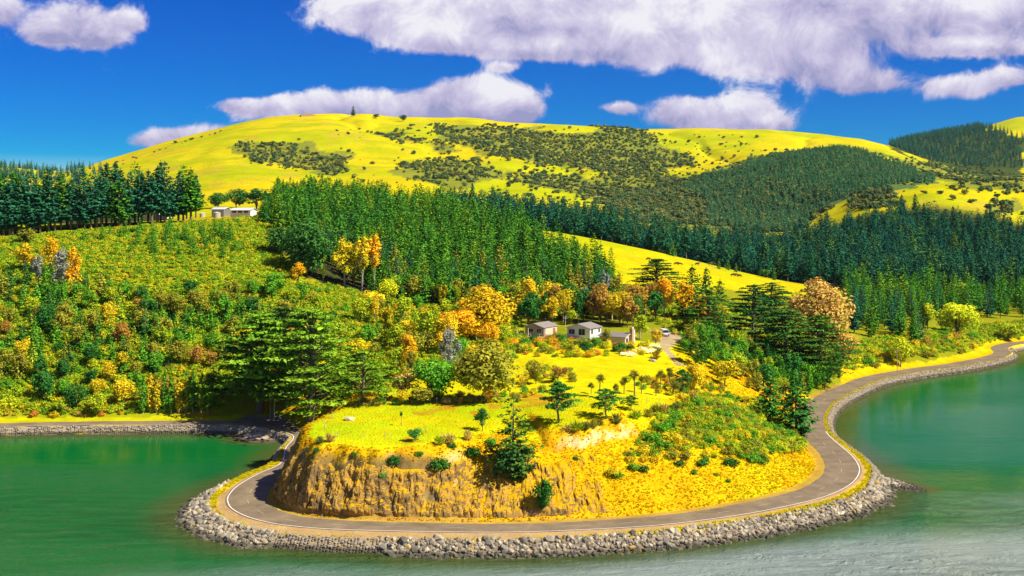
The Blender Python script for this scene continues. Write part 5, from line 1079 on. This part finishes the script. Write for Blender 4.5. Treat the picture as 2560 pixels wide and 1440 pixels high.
# the cut face of the headland: ribs, cracks and ledges standing proud of the slope
def build_cliff():
    i0, i1 = int((S_LSIDE - 7) / LEN * NS), int(st_of(1600, 1316) / LEN * NS); kk_ = np.arange(i0, i1) 
    sub = 2; kf = np.linspace(i0, i1, (i1 - i0) * sub); P = np.stack([np.interp(kf, np.arange(NS), LINE[:, j]) for j in (0, 1)], 1); N = np.stack([np.interp(kf, np.arange(NS), LFT[:, j]) for j in (0, 1)], 1); W_ = np.interp(kf, np.arange(NS), WID); t = np.interp(kf, np.arange(NS), ST)
    ss = np.arange(0, 24, .12); hl = np.linspace(.0, 1, 56); out = np.empty((len(kf), len(hl), 3)); nrm = np.empty_like(out)
    for i in range(len(kf)):
        x = P[i, 0] + N[i, 0] * (W_[i] + .9 + ss); y = P[i, 1] + N[i, 1] * (W_[i] + .9 + ss); z = hgt(x, y); z = np.maximum.accumulate(z) + ss * 1e-4
        top = min(z[-1] - .15, 12.6); h = ROADZ + .02 + (top - ROADZ) * hl; s_ = np.interp(h, z, ss)
        gsl = np.gradient(h) / np.maximum(np.gradient(s_), 1e-3)
        out[i, :, 0] = P[i, 0] + N[i, 0] * (W_[i] + .9 + s_); out[i, :, 1] = P[i, 1] + N[i, 1] * (W_[i] + .9 + s_); out[i, :, 2] = h
        nz_ = 1 / np.sqrt(1 + gsl ** 2); nh = gsl * nz_; nrm[i, :, 0] = -N[i, 0] * nh; nrm[i, :, 1] = -N[i, 1] * nh; nrm[i, :, 2] = nz_
    T, Hh = np.meshgrid(t, hl, indexing='ij'); Z_ = out[..., 2]
    warp_ = fbm(T / 4, Z_ / 4, 3, 131) * 2.2
    rib = 1 - np.abs(fbm((T + warp_) / 2.6, Z_ / 7.0, 4, 132, .6)) * 4.2; crack = np.abs(fbm((T + warp_ * .5) / 1.1, Z_ / 2.6, 4, 133, .6)); blk = np.floor((fbm((T + Z_ * .25) / 1.7, Z_ / 1.5, 3, 134) + .5) * 7) / 7 - .5
    patch = fbm(T / 9, Z_ / 6, 3, 135)
    cover_ = np.interp(T, [S_LSIDE, S_F0, st_of(950, 1326), st_of(1150, 1330), st_of(1300, 1330), st_of(1450, 1324), st_of(1600, 1316)], [.42, .42, .46, .48, .50, .40, -.25])
    d = .62 * rib * .8 + .9 * blk + .55 * crack * 2 + 1.5 * patch + cover_ - .25 + .06 * fbm(T / .3, Z_ / .3, 2, 136)
    edge = sstep(Hh, 0, .10) * (1 - sstep(Hh + patch * .5, .62, .90)); d = np.where(d > 0, d * edge, d * .4) - .35 * (1 - edge)
    d = np.clip(d, -.6, 1.5) * .95
    V = (out + nrm * d[..., None]).reshape(-1, 3); nu, nh_ = len(kf), len(hl); idx = np.arange(nu * nh_).reshape(nu, nh_)
    Q = np.stack([idx[:-1, :-1], idx[1:, :-1], idx[1:, 1:], idx[:-1, 1:]], -1).reshape(-1, 4)
    m, nt, o_ = mat_new('cliff_face'); p = nt.new('ShaderNodeBsdfPrincipled'); nt.link(p.outputs[0], o_.inputs[0]); geo = nt.new('ShaderNodeNewGeometry'); mp = nt.new('ShaderNodeMapping'); nt.link(geo.outputs['Position'], mp.inputs[0]); mp.inputs['Scale'].default_value = (1, 1, .45)
    n1 = nt.noise(mp.outputs[0], .35, 5, .65, .6); n2 = nt.noise(mp.outputs[0], 1.3, 6, .7, .8); n3 = nt.noise(mp.outputs[0], 5, 5, .7)
    c = nt.ramp(n1.outputs[0], [(.30, (.15,.105,.05)), (.45, (.24,.15,.05)), (.54, (.46,.25,.03)), (.66, (.36,.23,.09))]); c = nt.mix(nt.smooth(n2.outputs[0], .50, .62), c, (.10,.075,.045,1)); c = nt.mix(nt.smooth(n2.outputs[0], .42, .33), c, (.46,.31,.12,1))
    sx = nt.new('ShaderNodeSeparateXYZ'); nt.link(geo.outputs['Position'], sx.inputs[0]); gn = nt.new('ShaderNodeSeparateXYZ'); nt.link(geo.outputs['Normal'], gn.inputs[0])
    c = nt.mix(nt.math('MULTIPLY', nt.smooth(nt.math('ADD', gn.outputs[2], nt.math('MULTIPLY_ADD', n2.outputs[0], .6, -.3)), .62, .8), nt.smooth(sx.outputs[0], -46, -30)), c, (.58,.34,.004,1))   # dry grass has taken the ledges
    f = nt.math('MULTIPLY_ADD', n3.outputs[0], .9, .55); g = nt.new('ShaderNodeCombineColor'); [nt.link(f, g.inputs[i]) for i in range(3)]; nt.link(nt.mix(1.0, c, g.outputs[0], 'MULTIPLY'), p.inputs['Base Color'])
    p.inputs['Roughness'].default_value = .95; p.inputs['Specular IOR Level'].default_value = .05; b = nt.new('ShaderNodeBump'); b.inputs['Strength'].default_value = .7; b.inputs['Distance'].default_value = .25; nt.link(nt.math('ADD', n3.outputs[0], nt.math('MULTIPLY', n2.outputs[0], 1.5)), b.inputs['Height']); nt.link(b.outputs[0], p.inputs['Normal'])
    o = obj('cliff', mesh_from('cliff', V, Q, [m], False)); o['kind'] = 'structure'; o['label'] = 'brown and ochre rock face cut above the coast road'
build_cliff()

# ------------------------------------------------------------------ box helper
def box(name, x0, x1, y0, y1, z0, z1, mat, parent=None, rot=None, bevel=0):
    V = [(x, y, z) for z in (z0, z1) for y in (y0, y1) for x in (x0, x1)]
    o = obj(name, mesh_from(name, V, [(0,2,3,1),(4,5,7,6),(0,1,5,4),(2,6,7,3),(0,4,6,2),(1,3,7,5)], [mat]), parent)
    if bevel: md = o.modifiers.new('edge', 'BEVEL'); md.width = bevel; md.segments = 2
    return o
def prism(name, prof, y0, y1, mat, parent=None):
    """outline in x, z pushed along y"""
    n = len(prof); V = [(x, y0, z) for x, z in prof] + [(x, y1, z) for x, z in prof]
    Fc = [tuple(range(n)), tuple(range(2 * n - 1, n - 1, -1))] + [((i + 1) % n, i, n + i, n + (i + 1) % n) for i in range(n)]
    return obj(name, mesh_from(name, V, Fc, [mat]), parent)
def boards(name, col, spacing=.18, horizontal=True, rough=.7):
    m, nt, out = mat_new(name); p = nt.new('ShaderNodeBsdfPrincipled'); nt.link(p.outputs[0], out.inputs[0]); tc = nt.new('ShaderNodeTexCoord'); sx = nt.new('ShaderNodeSeparateXYZ'); nt.link(tc.outputs['Object'], sx.inputs[0])
    w = nt.math('FRACT', nt.math('DIVIDE', sx.outputs[2 if horizontal else 0], spacing)); n = nt.noise(tc.outputs['Object'], 1.2, 4, .6)
    f = nt.math('MULTIPLY_ADD', n.outputs[0], .35, .82); g = nt.new('ShaderNodeCombineColor'); [nt.link(f, g.inputs[i]) for i in range(3)]
    nt.link(nt.mix(1.0, (*col, 1), g.outputs[0], 'MULTIPLY'), p.inputs['Base Color']); p.inputs['Roughness'].default_value = rough
    b = nt.new('ShaderNodeBump'); b.inputs['Strength'].default_value = .6; b.inputs['Distance'].default_value = .03; nt.link(w, b.inputs['Height']); nt.link(b.outputs[0], p.inputs['Normal']); return m
M['white_board'] = boards('white_board', (.62,.63,.64)); M['tan_board'] = boards('tan_board', (.33,.27,.18)); M['grey_roof'] = boards('grey_roof', (.26,.225,.20), .4, False, .55); M['pale_roof'] = boards('pale_roof', (.62,.62,.64), .4, False, .5)
M['cream_wall'] = mat_plain('cream_wall', (.62,.48,.34), .8, .15, 1, .1); M['trim'] = mat_plain('trim', (.70,.68,.62), .6, .1, 1, 0); M['wood'] = mat_plain('wood', (.34,.25,.16), .85, .3, 2, .2); M['red_wood'] = mat_plain('red_wood', (.32,.13,.05), .8, .25, 2, .2)
M['brick'] = mat_plain('brick', (.46,.31,.17), .9, .3, 6, .3); M['white_paint'] = mat_plain('white_paint', (.72,.70,.65), .5, .1, 1, 0); M['concrete'] = mat_plain('concrete', (.44,.37,.29), .9, .25, 2, .2)
m, nt, out = mat_new('glass'); p = nt.new('ShaderNodeBsdfPrincipled'); nt.link(p.outputs[0], out.inputs[0]); p.inputs['Base Color'].default_value = (.015,.03,.045,1); p.inputs['Roughness'].default_value = .08; M['glass'] = m
M['rubber'] = mat_plain('rubber', (.02,.02,.02), .8, .2, 4, 0); M['grey_metal'] = mat_plain('grey_metal', (.35,.35,.36), .4, .15, 2, 0, .6)
def window(par, face, a, b, z, w, h, off):
    """face 'f': gable wall at y = off; 's': side wall at x = off"""
    if face == 'f':
        fr = box('window', a - w/2 - .07, a + w/2 + .07, off - .06, off + .02, z - .07, z + h + .07, M['trim'], par); box('pane', a - w/2, a - .03, off - .075, off - .05, z, z + h, M['glass'], fr); box('pane', a + .03, a + w/2, off - .075, off - .05, z, z + h, M['glass'], fr)
    else:
        fr = box('window', off - .02, off + .06, a - w/2 - .07, a + w/2 + .07, z - .07, z + h + .07, M['trim'], par); box('pane', off + .05, off + .075, a - w/2, a - .03, z, z + h, M['glass'], fr); box('pane', off + .05, off + .075, a + .03, a + w/2, z, z + h, M['glass'], fr)
def gable(name, u, v, theta, W, Ln, Hw, Hr, wall, roof, label, cat='house', lift=.15, base=1.8):
    x, y, z = place(u, v); root = tag(empty(name, (x, y, z + lift), theta), label, cat)
    prism('wall', [(-W/2, -base), (W/2, -base), (W/2, Hw), (0, Hw + Hr), (-W/2, Hw)], 0, Ln, wall, root)
    ov = .35; th = .14; sl = Hr / (W / 2); ex = W/2 + ov
    for sg in (-1, 1):
        pr = [(0, Hw + Hr + .03), (sg * ex, Hw - ov * sl + .03), (sg * ex, Hw - ov * sl + .03 + th), (0, Hw + Hr + .03 + th)]
        if sg > 0: pr = pr[::-1]
        prism('roof', pr, -.4, Ln + .4, roof, root)
        prism('fascia', [(q[0] * 1.0, q[1] - .02) for q in pr], -.44, -.405, M['trim'], root)
    return root
th = R(-30)
hA = gable('brown_house', 1336, 841, th, 6.2, 8.2, 2.5, 1.05, M['tan_board'], M['grey_roof'], 'tan weatherboard house with grey roof beside a timber deck')
for a in (-1.15, 1.5): window(hA, 'f', a, 0, .95, 1.5, 1.15, 0)
prism('porch_wall', [(3.1, -1.0), (3.3, -1.0), (3.3, 2.2), (3.1, 2.2)], .6, 7.6, M['cream_wall'], hA); box('door', 3.3, 3.36, 5.2, 6.6, .1, 2.0, M['red_wood'], hA)
deck = tag(empty('timber_deck', hA.location, th), 'raised timber deck with rails in front of the tan house', 'deck')
box('platform', -4.0, 9.2, -3.4, -.05, -.25, -.05, M['wood'], deck)
box('platform', 3.45, 9.2, -.04, 5.4, -.25, -.05, M['wood'], deck)
for px_ in (-3.9, -.2, 3.4, 9.1):
    box('post', px_ - .07, px_ + .07, -3.38, -3.24, -3.0, 2.4 if px_ < 0 else .95, M['trim'], deck)
box('rail', -3.8, -.3, -3.36, -3.26, .85, .95, M['trim'], deck); box('rail', 3.5, 9.0, -3.36, -3.26, .85, .95, M['trim'], deck)
for sx_ in (-2.9, 1.0):
    o = box('brace', -.05, .05, -.05, .05, -1.0, 1.0, M['trim'], deck); o.location = (sx_, -3.3, .2); o.rotation_euler = (0, R(-50), 0)
hB = gable('white_house', 1446, 847, th, 7.3, 7.4, 2.9, 1.15, M['white_board'], M['grey_roof'], 'white weatherboard house with grey gabled roof and dark windows')
window(hB, 'f', -2.1, 0, 1.15, 1.9, 1.35, 0); window(hB, 'f', 1.1, 0, .95, 2.0, 1.75, 0); window(hB, 's', 1.3, 0, 1.3, 1.0, 1.3, 3.65); window(hB, 's', 5.9, 0, 1.5, 1.0, 1.0, 3.65)
box('step', -1.6, .1, -1.3, -.05, -.9, .25, M['red_wood'], hB); box('balustrade', -4.6, -1.7, -1.3, -1.1, -.9, .55, M['red_wood'], hB)
hC = gable('low_house', 1575, 861, R(52), 5.2, 8.6, 2.0, .95, M['cream_wall'], M['grey_roof'], 'low cream house with grey roof and tall chimney')
ch = box('chimney', -.3, .75, -.95, -.05, -1.2, 4.3, M['brick'], hC); box('flue', -.25, .2, -.75, -.25, 4.3, 4.75, M['brick'], ch); box('flue', .3, .7, -.75, -.25, 4.3, 4.75, M['white_paint'], ch); box('chimney_side', .76, 1.35, -.8, -.1, -1.2, 3.9, M['white_paint'], hC)
window(hC, 'f', -1.6, 0, .5, 1.0, 1.2, 0); fr = box('window', -2.66, -2.58, 5.8, 7.4, -.2, 1.6, M['trim'], hC); box('pane', -2.68, -2.67, 5.9, 7.3, -.1, 1.5, M['glass'], fr)
x, y, z = place(1414, 824); an = tag(empty('antenna_mast', (x, y, z)), 'thin white television aerial mast between the two houses', 'aerial')
box('mast', -.05, .05, -.05, .05, -1, 4.0, M['trim'], an)
for zz, w_ in ((3.7, .75), (3.3, .5)): box('crossbar', -w_, w_, -.03, .03, zz, zz + .06, M['trim'], an)
# farm buildings and water tanks on the ridge
x0 = place(575, 541, 455)
shed = gable('farm_shed', 634, 541, R(72), 5.5, 9.5, 2.1, .9, M['white_board'], M['pale_roof'], 'long white-roofed farm shed on the ridge among the pines', 'shed', .5)
sh2 = gable('grey_shed', 568, 541, R(66), 5.0, 6.5, 2.5, .8, M['grey_metal'], M['pale_roof'], 'small grey shed with pale roof left of the long shed', 'shed', .6)
for a in (2.0, 4.8, 7.6): fr = box('window', -2.83, -2.74, a - 1.1, a + 1.1, 1.0, 1.8, M['trim'], shed); box('pane', -2.86, -2.835, a - 1.0, a + 1.0, 1.05, 1.75, M['glass'], fr)
sh3 = gable('cream_shed', 425, 546, R(60), 4.5, 8, 2.0, .8, M['cream_wall'], M['pale_roof'], 'cream shed half hidden behind pine trunks on the ridge', 'shed', .1)
for i, (u, v, lab) in enumerate(((513, 542, 'round concrete water tank left of the sheds'), (551, 543, 'round concrete water tank in front of the grey shed'))):
    x, y, z = place(u, v, 440); y -= 6; z = float(hgt(x, y)); t = tag(empty('water_tank', (x, y, z)), lab, 'water tank', 'water tanks on the ridge')
    n = 24; V = [(1.5 * math.cos(6.2832 * k / n), 1.5 * math.sin(6.2832 * k / n), zz) for zz in (-.5, 2.2) for k in range(n)]
    obj('body', mesh_from('tank_body', V, [(k, (k + 1) % n, n + (k + 1) % n, n + k) for k in range(n)], [M['concrete']], True), t)
    V = [(1.6 * math.cos(6.2832 * k / n), 1.6 * math.sin(6.2832 * k / n), 2.2) for k in range(n)] + [(0, 0, 2.55)]; obj('lid', mesh_from('tank_lid', V, [(k, (k + 1) % n, n) for k in range(n)] + [tuple(range(n - 1, -1, -1))], [M['white_paint']]), t)
x, y, z = place(770, 291, 1900); hut = tag(empty('hill_hut', (x, y, z), .3), 'tiny dark farm building on the skyline of the yellow hill', 'hut'); prism('wall', [(-12, -3), (12, -3), (12, 3), (0, 6), (-12, 3)], 0, 14, M['wood'], hut)
# van
x, y, z = place(1666, 842); van = tag(empty('parked_van', (x, y, z + .05), R(8)), 'white van parked on the gravel drive above the houses', 'van')
body = prism('body', [(-.93, .35), (.93, .35), (.95, 1.1), (.80, 1.95), (.6, 2.05), (-.6, 2.05), (-.80, 1.95), (-.95, 1.1)], .55, 4.4, M['white_paint'], van)
V = [(-.93, 0, .35), (.93, 0, .35), (.93, 0, .95), (-.93, 0, .95), (-.93, .58, .35), (.93, .58, .35), (.9, .58, 1.15), (-.9, .58, 1.15)]
obj('bonnet', mesh_from('bonnet', V, [(0,1,2,3),(3,2,6,7),(0,3,7,4),(1,5,6,2),(0,4,5,1)], [M['white_paint']]), van)
V = [(-.84, .30, 1.08), (.84, .30, 1.08), (.72, .53, 1.86), (-.72, .53, 1.86)]; obj('windscreen', mesh_from('windscreen', V, [(0,1,2,3)], [M['glass']]), van)
box('bumper', -.9, .9, -.1, .02, .32, .58, M['grey_metal'], van)
for sx_ in (-.72, .72):
    box('headlight', sx_ - .16, sx_ + .16, -.03, .02, .68, .86, M['glass'], van)
for sx_ in (-.88, .88):
    for yy_ in (.75, 3.6):
        n = 16; V = [(sx_ + dx, yy_ + .33 * math.cos(6.2832 * k / n), .33 + .33 * math.sin(6.2832 * k / n)) for dx in (-.1, .1) for k in range(n)]
        obj('wheel', mesh_from('wheel', V, [(k, (k + 1) % n, n + (k + 1) % n, n + k) for k in range(n)] + [tuple(range(n)), tuple(range(2 * n - 1, n - 1, -1))], [M['rubber']]), van)
# ------------------------------------------------------------------ cattle on the spur: one body mesh, grazing or standing
M['hide'] = mat_plain('hide', (.12, .055, .03), .9, .35, 2, 0)
def cow_mesh(graze):
    bm = bmesh.new(); sk = bm.verts.layers.skin.verify()
    def vv(p, r): v = bm.verts.new(p); v[sk].radius = (r, r); return v
    pel = vv((-.75, 0, 1.05), .36); mid = vv((0, 0, 1.0), .42); sho = vv((.65, 0, 1.08), .38); nk = vv((1.05, 0, .95 if graze else 1.35), .22); hd = vv((1.35, 0, .45 if graze else 1.5), .17); mz = vv((1.5, 0, .15 if graze else 1.32), .11)
    for a, b in ((pel, mid), (mid, sho), (sho, nk), (nk, hd), (hd, mz)): bm.edges.new((a, b))
    for root, x in ((pel, -.72), (sho, .6)):
        for s in (-1, 1):
            a = vv((x, s * .22, .72), .15); b = vv((x - .05 * (x < 0), s * .22, .38), .075); c = vv((x, s * .22, .03), .07); bm.edges.new((root, a)); bm.edges.new((a, b)); bm.edges.new((b, c))
    t1 = vv((-1.12, 0, .95), .05); t2 = vv((-1.18, 0, .45), .04); bm.edges.new((pel, t1)); bm.edges.new((t1, t2)); mid[sk].use_root = True
    me = bpy.data.meshes.new('cow'); bm.to_mesh(me); bm.free(); o = bpy.data.objects.new('tmp', me); COL.objects.link(o); o.modifiers.new('s', 'SKIN'); o.modifiers.new('d', 'SUBSURF').levels = 1
    dg = bpy.context.evaluated_depsgraph_get(); m2 = bpy.data.meshes.new_from_object(o.evaluated_get(dg)); bpy.data.objects.remove(o); m2.materials.clear(); m2.materials.append(M['hide']); m2.name = 'cow'; return m2
COWS = [cow_mesh(True), cow_mesh(False)]
for i, (u, v) in enumerate([(1621,651),(1690,663),(1700,664),(1743,664),(1776,663),(1785,664),(1832,691),(1841,691),(1849,693)]):
    x, y, z = place(u, v, 470); tag(obj('cow', COWS[i % 2], None, (x, y, z - .03), (0, 0, random.choice([0, 3.1]) + random.uniform(-.5, .5)), 1.05), f'brown cow on the grass spur, {["first","second","third","fourth","fifth","sixth","seventh","eighth","ninth"][i]} counting from the left', 'cow', 'cattle on the grass spur')
# ------------------------------------------------------------------ posts, poles, fence, boulders
def pole(u, v, hpx, label, arm=True, r0=.14, mat='wood'):
    x, y, z = place(u, v); h = hpx * y / F; t = tag(empty('power_pole' if arm else 'white_pole', (x, y, z)), label, 'pole')
    obj('shaft', tubes('shaft', [([(0, 0, -.5), (0, 0, h)], [r0, r0 * .7])], M[mat], 8), t)
    if arm: box('crossarm', -1.0, 1.0, -.06, .06, h - .7, h - .55, M[mat], t); [box('insulator', a - .05, a + .05, -.05, .05, h - .55, h - .38, M['trim'], t) for a in (-.85, .85)]
pole(2243, 934, 62, 'power pole on the sea side of the bay road'); pole(1700, 640, 52, 'power pole on the grass spur') ; pole(686, 1048, 48, 'white pole beside the old roadside macrocarpa', False, .12, 'white_paint'); pole(676, 1046, 40, 'shorter grey pole beside the white pole', False, .1, 'concrete')
PM = box('marker_post', -.045, .045, -.045, .045, -.3, 1.0, M['concrete']); pm = PM.data; bpy.data.objects.remove(PM)
spots = [(805,1300,14),(830,1046,18),(812,1072,18),(845,1092,13),(910,1092,13),(962,1092,14),(978,1098,13),(1064,1078,13),(1104,1092,13),(1618,1010,18),(1648,1008,16)]
for i, (u, v, h) in enumerate(spots):
    x, y, z = place(u, v); s = h * y / F; tag(obj('marker_post', pm, None, (x, y, z), (R(random.uniform(-4, 4)), R(random.uniform(-4, 4)), random.uniform(0, 3)), (1, 1, s)), 'white roadside marker post at the foot of the dark cliff' if i == 0 else 'weathered pale post standing on the headland field', 'post', None if i == 0 else 'posts on the headland field')
fen = tag(empty('field_fence', (*place(1100, 1006),)), 'post and wire fence along the back of the mown field', 'fence'); f0 = Vector(fen.location); prev = None; wires = [[] for _ in range(3)]
for u in np.linspace(900, 1300, 26):
    x, y, z = place(u, 1012 - (u - 900) * .022); o = box('post', -.06, .06, -.06, .06, -.3, 1.15, M['wood'], fen); o.location = Vector((x, y, z)) - f0
    for k, hh in enumerate((.4, .75, 1.08)): wires[k].append(tuple(Vector((x, y - .07, z + hh)) - f0))
for w_ in wires: obj('wire', tubes('wire', [(w_, [.012] * len(w_))], M['grey_metal'], 3), fen)
for u, v, s, lab in ((874,1050,1.9,'grey boulder lying on the dry rim of the mown field'),(1632,903,1.9,'dark boulder on the upper lawn below the cream hedge')):
    x, y, z = place(u, v); tag(obj('boulder', RK[2], None, (x, y, z + .2), (.2, .1, 1), (s * 1.4, s, s * .7)), lab, 'boulder')
at_px('flax', 1640, 898, 30, 26, 'brown', 'brown spiky plant on the lawn boulder')

# ------------------------------------------------------------------ air
def haze():
    x0, x1, y0, y1, z0, z1 = -9000, 9000, -60, 11000, -9, 420
    V = [(x, y, z) for z in (z0, z1) for y in (y0, y1) for x in (x0, x1)]
    m, nt, out = mat_new('haze'); pv = nt.new('ShaderNodeVolumePrincipled'); pv.inputs['Color'].default_value = (.72, .84, 1.0, 1); pv.inputs['Density'].default_value = 0.000015; pv.inputs['Anisotropy'].default_value = .2
    nt.link(pv.outputs[0], out.inputs['Volume'])
    o = obj('haze', mesh_from('haze', V, [(0,2,3,1),(4,5,7,6),(0,1,5,4),(2,6,7,3),(0,4,6,2),(1,3,7,5)], [m])); o['kind'] = 'stuff'; o['label'] = 'thin summer haze over the bay'
haze()
